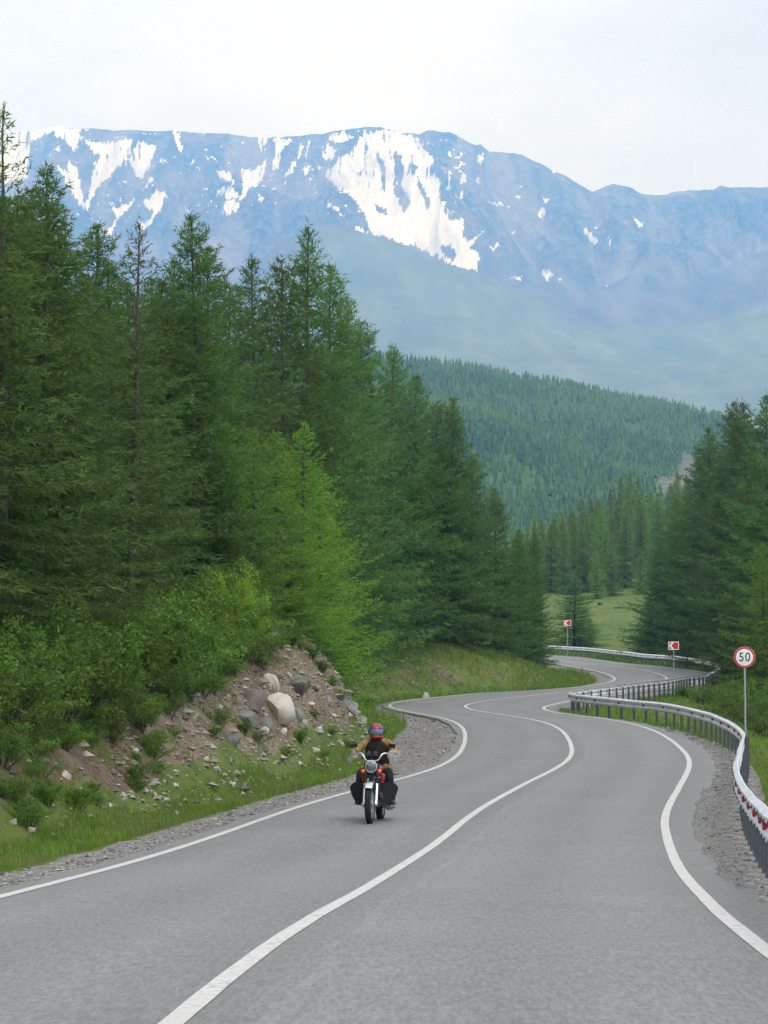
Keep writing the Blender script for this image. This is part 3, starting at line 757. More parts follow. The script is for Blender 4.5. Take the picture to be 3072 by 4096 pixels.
def mt_z(A, D, X):
    px = 384 + A * FPX
    skyr = np.interp(px, SKY_PX, SKY_ROW) + 1.2 * fbm(px * .09, px * 0, 3, 91)
    ftr = np.interp(px, FT_PX, FT_ROW) + 2 * fbm(px * .03, px * 0, 3, 92)
    zc = (HROW - skyr) / FPX * D_CR; zf = (HROW - ftr) / FPX * D_FT
    t = (D - D_FT) / (D_CR - D_FT)
    tc = np.clip(t, 0, 1)
    face = zf + (zc - zf) * (0.82 * tc + .18 * tc ** 2)
    rel = np.sin(np.pi * np.clip(t, 0, 1)) ** .7
    ridg = 1 - np.abs(fbm(X * .0021 + .3 * fbm(X * .002, D * .002, 2, 95), D * .0005, 4, 93))
    rib2 = 1 - np.abs(fbm(X * .0075 + .9 * fbm(X * .003, D * .0016, 3, 116) + D * .0006, D * .0011, 4, 117)) * 1.9
    face = face + rel * (70 * (rib2 - .5) + 260 * (ridg - .72) + 95 * fbm(X * .006, D * .0022, 5, 94))
    back = np.clip(D - D_CR, 0, None); face = face - 0.25 * back
    # apron in front of the wall
    s = np.clip((D - 3300) / (D_FT - 3300), 0, 1)
    z_lo = 330.0 - 60 * sstep(560, 760, px)
    apron = z_lo + (zf - z_lo) * (0.55 * s + .45 * s ** 1.6) + 26 * fbm(X * .0022, D * .0016, 5, 96) * np.sin(np.pi * s) + 10 * fbm(X * .008, D * .005, 4, 98) * np.sin(np.pi * s)
    mor = (HROW - np.interp(px, MO_PX, MO_ROW)) / FPX * 7000
    s7 = (7000 - 3300) / (D_FT - 3300); ap7 = z_lo + (zf - z_lo) * (0.55 * s7 + .45 * s7 ** 1.6)
    hm = np.clip(mor - ap7, 0, None)
    wm = np.where(D < 7000, np.exp(-((D - 7000) / 900) ** 2), np.exp(-((D - 7000) / 420) ** 2))
    z = np.where(D > D_FT, face, apron) + hm * wm * (1 + .05 * fbm(X * .004, D * .003, 3, 97))
    return z
ta = np.r_[np.linspace(-.34, -.17, 60)[:-1], np.linspace(-.17, .17, 640), np.linspace(.17, .34, 60)[1:]]
Dm = np.r_[np.linspace(3300, 6000, 70), np.linspace(6030, 8000, 80), np.linspace(8010, 9600, 190), np.linspace(9650, 11000, 14)]
me, A, D, X, Z = polar('mountain', ta, Dm, mt_z, M['mountain'])
px_m = 384 + A * FPX; row_m = HROW - (Z) / D * FPX
def c6(pts): return np.array([(x * .2411, 100 + y * .2411) for x, y in pts])
def c7(pts): return np.array([(325 + x * .267, 100 + y * .267) for x, y in pts])
SNOW = [c7(q) for q in (
    [(155, 92), (130, 110), (100, 170), (50, 200), (10, 235), (0, 250), (30, 300), (90, 340), (140, 390), (155, 440), (180, 490), (340, 530), (430, 580), (500, 615), (570, 628), (572, 600), (590, 580), (575, 560), (545, 545), (600, 470), (570, 500), (540, 515), (520, 500), (525, 430), (510, 420), (480, 440), (470, 410), (490, 390), (440, 400), (445, 370), (430, 340), (435, 280), (410, 255), (390, 270), (410, 200), (400, 180), (365, 150), (345, 110), (300, 105), (260, 85), (215, 90), (180, 95)],
    [(0, 355), (40, 380), (85, 430), (60, 415)], [(100, 455), (150, 470), (170, 488), (120, 480)], [(485, 330), (500, 335), (520, 320), (522, 352), (495, 345)], [(505, 262), (532, 265), (537, 297), (510, 292)],
    [(578, 175), (599, 178), (592, 212), (576, 207)], [(825, 383), (841, 405), (800, 432), (812, 395)], [(820, 343), (848, 345), (832, 364)], [(976, 458), (1000, 478), (1037, 527), (1013, 527), (988, 490)],
    [(1163, 428), (1208, 440), (1185, 463)], [(698, 482), (720, 473), (710, 499)], [(612, 353), (672, 370), (660, 380)], [(698, 646), (742, 656), (737, 667)], [(820, 623), (867, 629), (850, 641), (852, 664), (823, 645)],
    [(488, 178), (522, 184), (515, 197)], [(512, 210), (527, 225), (478, 232)], [(840, 218), (892, 245), (868, 252)], [(463, 163), (477, 170), (468, 187)], [(10, 110), (60, 85), (110, 115), (60, 132), (15, 130)], [(0, 140), (42, 160), (20, 202), (0, 195)],
    [(725, 335), (742, 335), (735, 350)], [(730, 300), (748, 300), (738, 316)], [(575, 262), (586, 268), (580, 300), (572, 300)], [(465, 245), (478, 245), (474, 305), (464, 300)], [(1065, 508), (1082, 508), (1074, 530)], [(690, 380), (702, 385), (694, 392)], [(1015, 455), (1037, 457), (1025, 466)], [(625, 540), (650, 520), (655, 530), (630, 552)], [(1055, 678), (1072, 680), (1062, 688)], [(875, 655), (897, 658), (885, 668)])]
SNOW += [c6(q) for q in (
    [(190, 70), (322, 82), (290, 182), (260, 150), (215, 120), (185, 100), (110, 145), (100, 118)], [(-200, 70), (190, 70), (105, 140), (90, 300), (0, 330), (-200, 300)],
    [(330, 138), (420, 150), (520, 130), (537, 140), (522, 200), (480, 250), (400, 330), (345, 432), (333, 420), (375, 280), (380, 200)], [(565, 143), (600, 150), (632, 160), (600, 260), (570, 312), (550, 280), (523, 230), (530, 190)],
    [(268, 218), (302, 260), (317, 342), (290, 322), (263, 260)], [(213, 238), (262, 278), (322, 348), (338, 442), (308, 402)], [(640, 343), (687, 370), (650, 440), (600, 512), (560, 522), (552, 478), (590, 490), (630, 450), (583, 403)],
    [(418, 373), (470, 430), (500, 408), (552, 378), (480, 472), (440, 552), (428, 542), (473, 470), (448, 410)], [(698, 100), (737, 108), (742, 192), (720, 160)], [(875, 248), (942, 280), (967, 337), (925, 312)],
    [(988, 253), (1040, 270), (1102, 228), (1080, 312), (1030, 342), (983, 402), (1000, 340)], [(885, 338), (962, 343), (987, 382), (940, 397)], [(930, 398), (972, 398), (987, 432), (940, 457), (908, 440)], [(858, 388), (892, 418), (917, 452)],
    [(1128, 128), (1208, 133), (1160, 182), (1147, 260), (1118, 307), (1135, 200)], [(1240, 145), (1253, 160), (1200, 292), (1168, 292), (1215, 220)], [(1272, 138), (1285, 150), (1262, 205), (1255, 190)], [(1060, 358), (1087, 395), (1070, 402)],
    [(632, 265), (612, 322), (578, 352), (600, 310)], [(748, 418), (787, 433), (770, 442)], [(1058, 115), (1102, 128), (1080, 185)], [(1330, 180), (1375, 200), (1360, 222), (1335, 215)], [(1240, 250), (1305, 255), (1280, 275), (1245, 300)], [(780, 225), (800, 230), (790, 243)], [(640, 222), (690, 225), (655, 240)], [(845, 208), (895, 212), (860, 230)], [(410, 500), (425, 540), (400, 520)], [(1170, 315), (1185, 320), (1178, 332)])]
HOLES = [c7(q) for q in ([(255, 165), (285, 180), (300, 260), (285, 290), (305, 330), (320, 370), (300, 400), (270, 350), (255, 300), (262, 220)], [(345, 260), (370, 310), (395, 350), (385, 390), (360, 330)], [(190, 370), (240, 400), (230, 415), (195, 400)], [(430, 530), (470, 530), (495, 570), (480, 592), (440, 560)], [(200, 190), (215, 200), (228, 330), (215, 320)], [(330, 215), (345, 225), (340, 262), (328, 255)])]
def inside(P_, x, y):
    r_ = np.zeros(x.shape, bool); j = len(P_) - 1
    for i in range(len(P_)):
        xi, yi = P_[i]; xj, yj = P_[j]
        c_ = ((yi > y) != (yj > y)) & (x < (xj - xi) * (y - yi) / (yj - yi + 1e-9) + xi); r_ ^= c_; j = i
    return r_
wx = px_m + 1.6 * fbm(px_m * .45, row_m * .05, 3, 114) + 1.6 * fbm(px_m * .16, row_m * .1, 3, 101) + .9 * vnoise(px_m * .7, row_m * .5, 103); wy = row_m + 4.5 * fbm(px_m * .55, row_m * .04, 3, 115) + 1.2 * fbm(px_m * .13, row_m * .13, 3, 102) + .8 * vnoise(px_m * .6, row_m * .5, 104)
# the snow lies on the wall and its foot, its shapes laid out in pixel columns and rows as seen from the camera
sn = np.zeros(px_m.shape)
for P_ in SNOW: sn[inside(P_, wx, wy)] = 1.0
for P_ in HOLES: sn[inside(P_, wx, wy)] = 0.0
st = fbm(px_m * .42 + 1.6 * fbm(px_m * .06, row_m * .05, 2, 111), row_m * .06, 3, 105)
up = sstep(215, 165, row_m)
sn = np.where(sn > 0, np.clip(1 - .62 * up * sstep(.05, .6, st) - .18 * (.5 + fbm(px_m * .12, row_m * .12, 3, 113)), 0, 1), sn)
sp = fbm(px_m * .22, row_m * .3, 3, 106); zone = sstep(560, 440, px_m) * sstep(262, 200, row_m) + .3
sn = np.where((sn == 0) & (sp * zone > .74) & (D > D_FT), .9, sn)
snow_ok = (D > D_FT - 60) | (row_m < 262) | ((row_m > 262) & (row_m < 282) & (px_m > 480))
sn = sn * snow_ok * (D > 7300)
attr(me, 'snow', sn.ravel())
ribv = 1 - np.abs(fbm(X * .0075 + .9 * fbm(X * .003, D * .0016, 3, 116) + D * .0006, D * .0011, 4, 117)) * 1.9
attr(me, 'rib', np.clip(ribv, 0, 1).ravel())
tf = (D - D_FT) / (D_CR - D_FT)
scree = np.clip(1.1 - tf * 3.2 + .8 * fbm(X * .003, D * .001, 3, 107), 0, 1) + .5 * sstep(560, 640, px_m) * sstep(.9, .3, tf) * sstep(-.1, .4, fbm(px_m * .05, row_m * .01, 3, 108))
attr(me, 'scree', np.clip(scree, 0, 1).ravel())
turf = sstep(7700, 5600, D + 900 * fbm(X * .0015, D * .0015, 4, 109)) * .95
attr(me, 'turf', turf.ravel())
wd = sstep(5200, 4300, D + 700 * fbm(X * .002, D * .002, 4, 110)) * .8
attr(me, 'wood', wd.ravel())
mountain = tag(link('mountain', me), kind='structure')

# even, thin blue air round everything
hz = MB().box((0, 5600, (2400 + float(ZZ.min()) - 1) / 2), (8000, 11400, 2400 - float(ZZ.min()) + 1)).build('haze', M['sign_white'], smooth=False)
hz.data.materials.clear()
hm = bpy.data.materials.new('blue_air'); hm.use_nodes = True; t = hm.node_tree; t.nodes.clear()
o_ = t.nodes.new('ShaderNodeOutputMaterial'); v_ = t.nodes.new('ShaderNodeVolumePrincipled')
v_.inputs['Color'].default_value = (0.17, 0.45, 1.0, 1); v_.inputs['Density'].default_value = 1.6e-4
v_.inputs['Absorption Color'].default_value = (1, 1, 1, 1)
t.links.new(v_.outputs[0], o_.inputs['Volume'])
hz.data.materials.append(hm)
tag(hz, 'thin blue haze in the valley air', 'haze', kind='stuff')

# ---------------------------------------------------------------- conifers
def conifer(seed, H=10.0, Rm=2.1, nb=120, base=.08, bare_top=0.0, dens=1.0, leaf=(.15, .034), droop=1.0, step=.11, gaps=0.0):
    """returns wood mesh arrays and needle mesh arrays of one larch, foot at the origin"""
    g = np.random.default_rng(seed)
    wv, wf = [], []
    def tube(pts, rad, n):
        b0 = len(wv)
        for p_, r_ in zip(pts, rad):
            for k in range(n):
                a = 2 * math.pi * k / n; wv.append((p_[0] + r_ * math.cos(a), p_[1] + r_ * math.sin(a), p_[2]))
        for i in range(len(pts) - 1):
            for k in range(n):
                wf.append((b0 + i * n + k, b0 + i * n + (k + 1) % n, b0 + (i + 1) * n + (k + 1) % n, b0 + (i + 1) * n + k))
    zt = np.linspace(-.3, H, 14)
    bend = np.cumsum(g.normal(0, .018, (14, 2)), 0) * np.linspace(0, 1, 14)[:, None] * H / 10
    tube([(bend[i, 0], bend[i, 1], zt[i]) for i in range(14)], [max(.012, .0125 * H * (1 - max(z, 0) / H) ** .9 + .006) for z in zt], 7)
    tx = lambda z: np.array([np.interp(z, zt, bend[:, 0]), np.interp(z, zt, bend[:, 1]), z])
    ctr, axs = [], []
    for b in range(nb):
        t = base + (1 - base) * ((b + g.random()) / nb) ** 1.06
        z = t * H * .99
        az = b * 2.399 + g.normal(0, .5)
        if g.random() < gaps: continue
        shape = (1 - t) ** .7 * (.72 + .28 * sstep(base, base + .2, t)) + .02
        L = Rm * shape * g.uniform(.55, 1.18)
        if L < .10: L = .10
        inc = math.radians(np.interp(t, [0, .3, .7, 1], [-14 * droop, -4, 18, 62]) + g.normal(0, 8))
        dr = np.array([math.cos(az) * math.cos(inc), math.sin(az) * math.cos(inc), math.sin(inc)])
        side = np.array([-math.sin(az), math.cos(az), 0])
        q = np.linspace(0, 1, 5)
        p0 = tx(z)
        curve = lambda q_: p0 + dr * (q_ * L)[:, None] + np.array([0, 0, 1.0]) * ((-.20 * droop * q_ + .24 * q_ ** 2.6) * L)[:, None]
        pts = curve(q)
        # branch wood
        rb = .006 + .0065 * L
        b0 = len(wv)
        for i in range(5):
            rr = rb * (1 - .85 * q[i])
            for k in range(3):
                a = 2 * math.pi * k / 3
                o_ = side * math.cos(a) * rr + np.array([0, 0, 1]) * math.sin(a) * rr
                wv.append(tuple(pts[i] + o_))
        for i in range(4):
            for k in range(3):
                wf.append((b0 + i * 3 + k, b0 + i * 3 + (k + 1) % 3, b0 + (i + 1) * 3 + (k + 1) % 3, b0 + (i + 1) * 3 + k))
        bare = bare_top if t > .72 else bare_top * .1
        ns = max(2, int(L / step))
        qs = np.clip((np.arange(ns) + g.random(ns)) / ns, .06, 1)
        sp = curve(qs)
        for j in range(ns):
            if g.random() < bare: continue
            sl = (.16 + .30 * (1 - qs[j]) * L ** .5 * g.uniform(.6, 1.3)) * (1.0 if L > .4 else .6)
            sd = (1 if j % 2 else -1)
            d2 = dr * g.uniform(.35, .8) + side * sd * g.uniform(.5, 1.0) + np.array([0, 0, g.normal(-.12 * droop, .22)])
            d2 /= np.linalg.norm(d2)
            m_ = max(2, int(sl / .045 * dens))
            w_ = g.random(m_)
            c_ = sp[j] + d2 * (w_ * sl)[:, None] + g.normal(0, .022, (m_, 3))
            ctr.append(c_); axs.append(np.repeat(d2[None], m_, 0))
        # leader tuft
        c_ = curve(np.linspace(.55, 1.03, 6)) + g.normal(0, .02, (6, 3)); ctr.append(c_); axs.append(np.repeat(dr[None], 6, 0))
    c_ = np.array([tx(z_) for z_ in np.linspace(H * .9, H * 1.01, int(26))]) + g.normal(0, .025, (26, 3)); ctr.append(c_); axs.append(np.repeat(np.array([[0, 0, 1.0]]), 26, 0))
    C_ = np.concatenate(ctr); X_ = np.concatenate(axs); n = len(C_)
    ax = X_ + g.normal(0, .55, (n, 3)); ax /= np.linalg.norm(ax, axis=1)[:, None]
    nr = np.cross(ax, g.normal(0, 1, (n, 3))); nr /= np.linalg.norm(nr, axis=1)[:, None] + 1e-9
    ll = leaf[0] * g.uniform(.6, 1.25, n)[:, None]; lw = leaf[1] * g.uniform(.7, 1.3, n)[:, None]
    V = np.stack([C_ - nr * lw * .5, C_ + nr * lw * .5, C_ + ax * ll], 1).reshape(-1, 3)
    Fl = np.arange(3 * n).reshape(-1, 3)
    return (np.array(wv), np.array(wf)), (V, Fl)

TREE = {}
def tree_kind(key, n, mat, **kw):
    TREE[key] = []
    for i in range(n):
        (wv, wf), (lv, lf) = conifer(100 + 17 * i + len(TREE) * 1000, **{k_: (v_[i % len(v_)] if isinstance(v_, list) else v_) for k_, v_ in kw.items()})
        TREE[key].append((mesh_data('trunk', wv, wf, [M['bark']], True), mesh_data('crown', lv, lf, [M[mat]])))
tree_kind('larch', 6, 'larch', nb=[170, 190, 160, 180, 165, 195], Rm=[3.1, 2.8, 3.3, 2.6, 3.0, 3.2], gaps=[.0, .08, .05, .0, .1, .0], base=[.05, .08, .03, .06, .1, .04], dens=2.0, leaf=(.16, .030), step=.10)
tree_kind('sparse', 2, 'larch', nb=[130, 110], Rm=[2.7, 2.5], bare_top=[.4, .6], gaps=.12, dens=1.4, leaf=(.15, .03), base=[.16, .1])
tree_kind('young', 3, 'larch_young', nb=150, Rm=[2.9, 3.3, 2.8], base=.01, dens=1.2, droop=.3, leaf=(.16, .034))
tree_kind('mid', 4, 'mid_larch', nb=[110, 100, 116, 105], Rm=[2.3, 2.7, 2.2, 2.5], dens=.9, leaf=(.34, .12), step=.17, base=.0)
print('tree tris', {k_: [len(c_.polygons) for _, c_ in v_] for k_, v_ in TREE.items()})
n_tri = 0
def bank_label(x, y, h):
    where = ('behind the shrub thicket of the bank', 'behind the bright young larches above the boulders', 'above the grassy slope of the second bend')[0 if y < 60 else 1 if y < 96 else 2]
    size = 'tall' if h > 9.5 else 'lower'
    return '%s green larch %s' % (size, where), '%s larches %s' % (size, where)
L_BANK, L_R, L_M = 'bank larch', 'grove larch', 'meadow larch'
def plant(kind, x, y, h, label, group, var=None, wid=1.0, sink=.25, name='larch_tree'):
    tr, cr = TREE[kind][var if var is not None else random.randrange(len(TREE[kind]))]
    if label is L_BANK:
        label, group = bank_label(x, y, h)
    elif label is L_R:
        label, group = ('tall larch towering over the grove behind the guard rail', 'tall larches of the grove behind the rail') if h > 12 else ('low broad larch at the skirt of the grove behind the guard rail', 'low larches of the grove behind the rail')
    elif label is L_M:
        label, group = ('tall conifer rising above the wood edge behind the bright meadow', 'tall conifers of the meadow wood') if y > 470 else ('slender conifer at the front of the wood edge bordering the bright meadow', 'front conifers of the meadow wood')
    o = thing(name, label, 'tree', (x, y, gz(x, y) - sink), (random.gauss(0, .02), random.gauss(0, .02), random.uniform(0, 6.28)), group)
    s_ = (h + sink) / 10.0; o.scale = (s_ * wid, s_ * wid, s_)
    link('trunk', tr, o); link('crown', cr, o)
    return o
def top_h(px, row, y):
    p_ = at(px, row, y); return p_.x, p_.z - gz(p_.x, y)

G_BANK = 'larches of the roadside stand above the bank'
placed = []
def skyline(lst, label, group, kinds=('larch',)):
    for e in lst:
        px, row, y = e[:3]; kd = e[3] if len(e) > 3 else random.choice(kinds); wd_ = e[4] if len(e) > 4 else 1.0
        x, h = top_h(px, row, y); plant(kd, x, y, h, label, group, wid=1.15 * wd_ * (10.0 / h) ** .35 if h > 10 else 1.15 * wd_); placed.append((x, y))
plant('sparse', top_h(8, 112, 46)[0], 46, top_h(8, 112, 46)[1], 'larch with thin half-bare twiggy top above the bank, tallest of the stand', None, 1, .95); placed.append((-7, 46))
plant('sparse', top_h(133, 220, 56)[0], 56, top_h(133, 220, 56)[1], 'larch with a bare stretch of dark trunk showing between its branches', None, 0, 1.0); placed.append((-5.6, 56))
skyline([(52, 168, 53), (30, 190, 60), (88, 225, 62), (108, 262, 70), (178, 260, 76), (205, 216, 70, 'larch', .8), (232, 285, 84), (258, 260, 88), (284, 262, 96), (312, 227, 98, 'larch', .95), (326, 262, 110), (345, 302, 124), (366, 322, 130),
         (386, 346, 136), (405, 375, 138), (449, 396, 142, 'larch', .85), (432, 402, 145), (470, 455, 148), (497, 488, 154), (519, 530, 160), (531, 533, 171, 'larch', .75), (536, 568, 176, 'larch', .75)], L_BANK, G_BANK)
ENV_PX = [-300, -60, 0, 20, 50, 70, 100, 135, 160, 205, 225, 258, 280, 310, 340, 365, 385, 405, 432, 448, 470, 497, 520, 546, 556]
ENV_R = [60, 60, 112, 150, 168, 212, 240, 225, 264, 218, 284, 262, 272, 230, 302, 322, 347, 375, 400, 398, 455, 490, 528, 562, 640]
rnd = random.Random(5)
for n_more, ylo, yhi in ((30, 34, 62), (40, 60, 98), (48, 96, 174)):
    got = tries = 0
    while got < n_more and tries < 3000:
        tries += 1
        y = rnd.uniform(ylo, yhi); i = float(s_of_y(y)); edge = float(np.interp(i, np.arange(nS), RX - WL))
        off = float(np.interp(y, yk, G_bk)) + rnd.uniform(3.8, 4.6 + rnd.random() ** 1.5 * 22)
        if 56 < y < 84: off += 1.3
        if y > 90: off += 3.0
        x = edge - off
        px = 384 + x / y * FPX
        if px < -330 or px > 548: continue
        if any((x - a) ** 2 + (y - b_) ** 2 < 1.5 ** 2 for a, b_ in placed): continue
        row = float(np.interp(px, ENV_PX, ENV_R)) + rnd.uniform(6, 120)
        h = min(at(px, row, y).z - gz(x, y), rnd.uniform(7, 14))
        if h < 3.2: continue
        plant('larch', x, y, h, L_BANK, G_BANK, wid=1.25 if h < 9 else 1.25 * (10 / h) ** .4); placed.append((x, y)); got += 1
for px, row, y in ((208, 450, 72), (228, 424, 71), (255, 428, 72), (279, 434, 74), (303, 424, 76), (321, 470, 80), (333, 520, 84), (262, 520, 71), (290, 500, 74), (236, 530, 69)):
    x, h = top_h(px, row, y)
    plant('young', x, y, h, 'bright green young larch in the clump above the boulder-strewn cut', 'young larches above the boulders', wid=1.25)
# beyond the guard rail
G_R = 'larches of the grove behind the rail'
skyline([(660, 540, 213, 'larch', 1.2), (652, 594, 216, 'larch', 1.3), (677, 506, 210, 'larch', 1.3), (698, 459, 206, 'larch', 1.3), (713, 428, 202, 'larch', 1.25), (733, 402, 176, 'larch', 1.2), (751, 403, 165, 'larch', 1.2), (765, 396, 156, 'larch', 1.2), (764, 545, 120, 'young'), (720, 560, 198, 'larch', 1.4),
         (692, 600, 207, 'larch', 1.4), (735, 585, 142, 'larch', 1.15), (664, 610, 211, 'larch', 1.4), (705, 520, 204, 'larch', 1.3), (728, 480, 182, 'larch', 1.3), (790, 420, 128), (815, 450, 120), (845, 400, 135), (650, 622, 215, 'larch', 1.3), (718, 610, 200, 'larch', 1.4), (764, 620, 128, 'larch', 1.4), (686, 640, 206, 'larch', 1.4), (752, 500, 160, 'larch', 1.3), (740, 540, 172, 'larch', 1.3),
         (667, 560, 214, 'larch', 1.3), (684, 545, 216, 'larch', 1.3), (720, 455, 214, 'larch', 1.3), (745, 450, 190, 'larch', 1.2), (760, 470, 170, 'larch', 1.2), (700, 565, 218, 'larch', 1.3), (752, 610, 132, 'larch', 1.4), (768, 580, 140, 'larch', 1.2), (742, 640, 128, 'larch', 1.5), (727, 632, 141, 'larch', 1.3)], L_R, G_R)
x, h = top_h(574, 577, 246); plant('larch', x, 246, h, 'lone young conifer behind the far bend beside a chevron sign', None, wid=2.1)
x, h = top_h(589, 618, 252); plant('larch', x, 252, h, 'small bushy conifer next to the lone young conifer at the far bend', None, wid=2.3)
# at the edge of the meadow and behind it
G_M = 'conifers at the meadow wood edge'
mid = []
for px, row, y in ((534, 520, 400), (543, 519, 420), (562, 511, 430), (571, 514, 440), (584, 499, 470), (593, 500, 480), (602, 501, 480), (610, 489, 500), (620, 476, 520), (626, 478, 515), (631, 471, 525), (639, 479, 520), (652, 489, 500), (669, 484, 520), (679, 473, 540), (686, 475, 545), (575, 535, 395), (700, 480, 560)):
    x, h = top_h(px, row, y); mid.append((x, y)); plant('mid', x, y, h, L_M, G_M, wid=(10 / h) ** .7)
tries = 0
while len(mid) < 165 and tries < 4000:
    tries += 1
    y = 376 + 230 * rnd.random() ** 1.3; px = rnd.uniform(505, 735); x = (px - 384) / FPX * y
    if y < 385 + 10 * math.sin(px * .05) and rnd.random() < .8: continue
    if any((x - a) ** 2 + (y - b_) ** 2 < 2.8 ** 2 for a, b_ in mid): continue
    mid.append((x, y)); env = float(np.interp(px, [500, 534, 565, 585, 610, 630, 652, 680, 740], [530, 524, 515, 504, 494, 478, 494, 480, 470]))
    h = min(rnd.uniform(11, 18), at(px, env + rnd.uniform(0, 30), y).z - gz(x, y))
    if h < 5: continue
    plant('mid', x, y, h, L_M, G_M, wid=(10 / h) ** .7 * rnd.uniform(.85, 1.2))
for px, y, h in ((612, 372, 9), (598, 366, 7), (640, 372, 6)):
    x = (px - 384) / FPX * y; plant('mid', x, y, h, 'small conifer standing out on the meadow in front of the wood', 'small conifers on the meadow', wid=1.1)
# ---------------------------------------------------------------- boulders, rubble, shrubs, grass
def hit(px, row):
    """where the line of sight (px, row) meets the ground"""
    yv = np.arange(16, 130, .3); c_, s_ = math.cos(PITCH), math.sin(PITCH)
    a = (px - 384) / FPX; b_ = -(row - 512) / FPX; k_ = c_ - b_ * s_
    xv = a * yv / k_; zv = CAM_Z + yv * (s_ + b_ * c_) / k_
    j = np.argmax(zv < G(xv, yv))
    if j > 0:
        yv = np.linspace(yv[j - 1], yv[j], 12); xv = a * yv / k_; zv = CAM_Z + yv * (s_ + b_ * c_) / k_; j = np.argmax(zv < G(xv, yv))
    return float(xv[j]), float(yv[j]), float(G(xv[j:j + 1], yv[j:j + 1])[0])
import bmesh
M['rock_dark'] = rock_mat('dark_stone', (0.05, 0.055, 0.045), (0.03, 0.03, 0.028), (0.09, 0.09, 0.08))
def boulder_mesh(name, seed, mat, sub=3, rough=.22, cuts=5):
    g = np.random.default_rng(seed)
    bm = bmesh.new(); bmesh.ops.create_icosphere(bm, subdivisions=sub, radius=1.0)
    co = np.array([v.co[:] for v in bm.verts]); F_ = np.array([[v.index for v in f.verts] for f in bm.faces]); bm.free()
    for _ in range(cuts):                                     # split faces
        n_ = g.normal(0, 1, 3); n_ /= np.linalg.norm(n_); d_ = g.uniform(.42, .8)
        e = co @ n_ - d_; co = co - np.outer(np.clip(e, 0, None), n_) * .9
    o_ = seed * 7.7
    dn = fbm(co[:, 0] * 1.4 + o_, co[:, 1] * 1.4 + co[:, 2] * 1.1, 3, seed) + .5 * fbm(co[:, 2] * 2.2 - o_, co[:, 0] * 2 - co[:, 1], 3, seed + 3)
    co = co * (1 + rough * dn)[:, None]
    me = mesh_data(name, co, F_, [mat], True)
    try: me.set_sharp_from_angle(angle=math.radians(28))
    except Exception: pass
    return me
def put_boulder(px, row, wpx, hpx, mat, label, group=None, seed=1, rough=.2, cuts=9, name='boulder', tilt=0.2):
    x, y, z = hit(px, row); sc_ = y / FPX
    w_, h_ = wpx * sc_ / 2 * 1.3, hpx * sc_ / 2 * 1.3
    o = link(name, boulder_mesh(name, seed, M[mat], 3, rough, cuts), loc=(x, y - w_ * .1, z + h_ * .12), rot=(random.gauss(0, tilt), random.gauss(0, tilt), random.uniform(-.6, .6)), scale=(w_, (w_ + h_) / 2, h_))
    return tag(o, label, 'boulder', group)
put_boulder(271.5, 685, 17, 24, 'rock_pale', 'pale upright granite boulder at the top of the boulder heap', seed=2, cuts=8, rough=.14)
put_boulder(296, 692, 29, 17, 'rock_grey', 'flat bluish grey boulder under the dark earth of the cut edge', seed=5)
put_boulder(279, 713, 28, 29, 'rock_pale', 'largest boulder of the cut, pale smooth and rounded', seed=8, cuts=9, rough=.14)
put_boulder(250, 701, 32, 24, 'rock_mauve', 'mauve brown angular boulder wedged beside the largest pale one', seed=11)
put_boulder(245, 720, 22, 20, 'rock_grey', 'grey angular boulder below the mauve brown one', seed=14)
put_boulder(266, 728, 18, 14, 'rock_grey', 'grey boulder leaning on the foot of the largest pale boulder', seed=17)
put_boulder(231.5, 743, 18, 14, 'rock_grey', 'grey boulder sitting alone on the earth below the shrubs', seed=20)
put_boulder(349, 709, 19, 14, 'rock_grey', 'grey green boulder at the outer tip of the stony cut', seed=23)
put_boulder(298, 717, 16, 13, 'rock_grey', 'dark grey boulder touching the largest pale one on its roadward side', seed=26)
L_S, G_S = 'pale stone embedded among the boulders of the cut', 'stones among the boulders'
for i, (a_, b_, w_, h_, mt) in enumerate(((219, 711, 9, 9, 'rock_pale'), (228, 698, 7, 6, 'rock_pale'), (326, 702, 8, 11, 'rock_grey'), (264, 733, 9, 8, 'rock_pale'), (283, 733, 12, 8, 'rock_pale'), (310, 706, 8, 6, 'rock_pale'), (288, 677, 6, 6, 'rock_pale'), (305, 724, 7, 6, 'rock_pale'), (258, 683, 8, 6, 'rock_mauve'), (320, 730, 7, 5, 'rock_pale'), (340, 745, 8, 6, 'rock_pale'), (315, 752, 9, 6, 'rock_pale'), (300, 764, 7, 5, 'rock_pale'), (345, 725, 6, 5, 'rock_grey'), (333, 716, 6, 5, 'rock_pale'), (265, 752, 6, 4, 'rock_grey'))):
    put_boulder(a_, b_, w_, h_, mt, L_S, G_S, 40 + i, name='stone')
L_S, G_S = 'pale stone lying half sunk in the grassy reddish bank', 'stones on the grassy bank'
for i, (a_, b_, w_, h_) in enumerate(((65, 777, 12, 9), (82, 791, 9, 6), (96, 798, 9, 6), (14, 823, 9, 9), (31, 832, 8, 7), (124, 800, 6, 5), (166, 801, 6, 5), (232, 786, 11, 9), (136, 752, 9, 6), (217, 770, 10, 7), (110, 806, 6, 4), (175, 786, 6, 5), (155, 796, 5, 5), (52, 806, 5, 4), (205, 760, 6, 5))):
    put_boulder(a_, b_, w_, h_, 'rock_pale', L_S, G_S, 70 + i, name='stone')
x, y, z = at(425, 634, 122).x, 122.0, at(425, 634, 122).z; z = gz(x, y)
tag(link('stone', boulder_mesh('stone', 99, M['rock_pale']), loc=(x, y, z + .1), scale=(.28, .25, .2)), 'single white stone on the grassy slope below the dark larches', 'boulder')
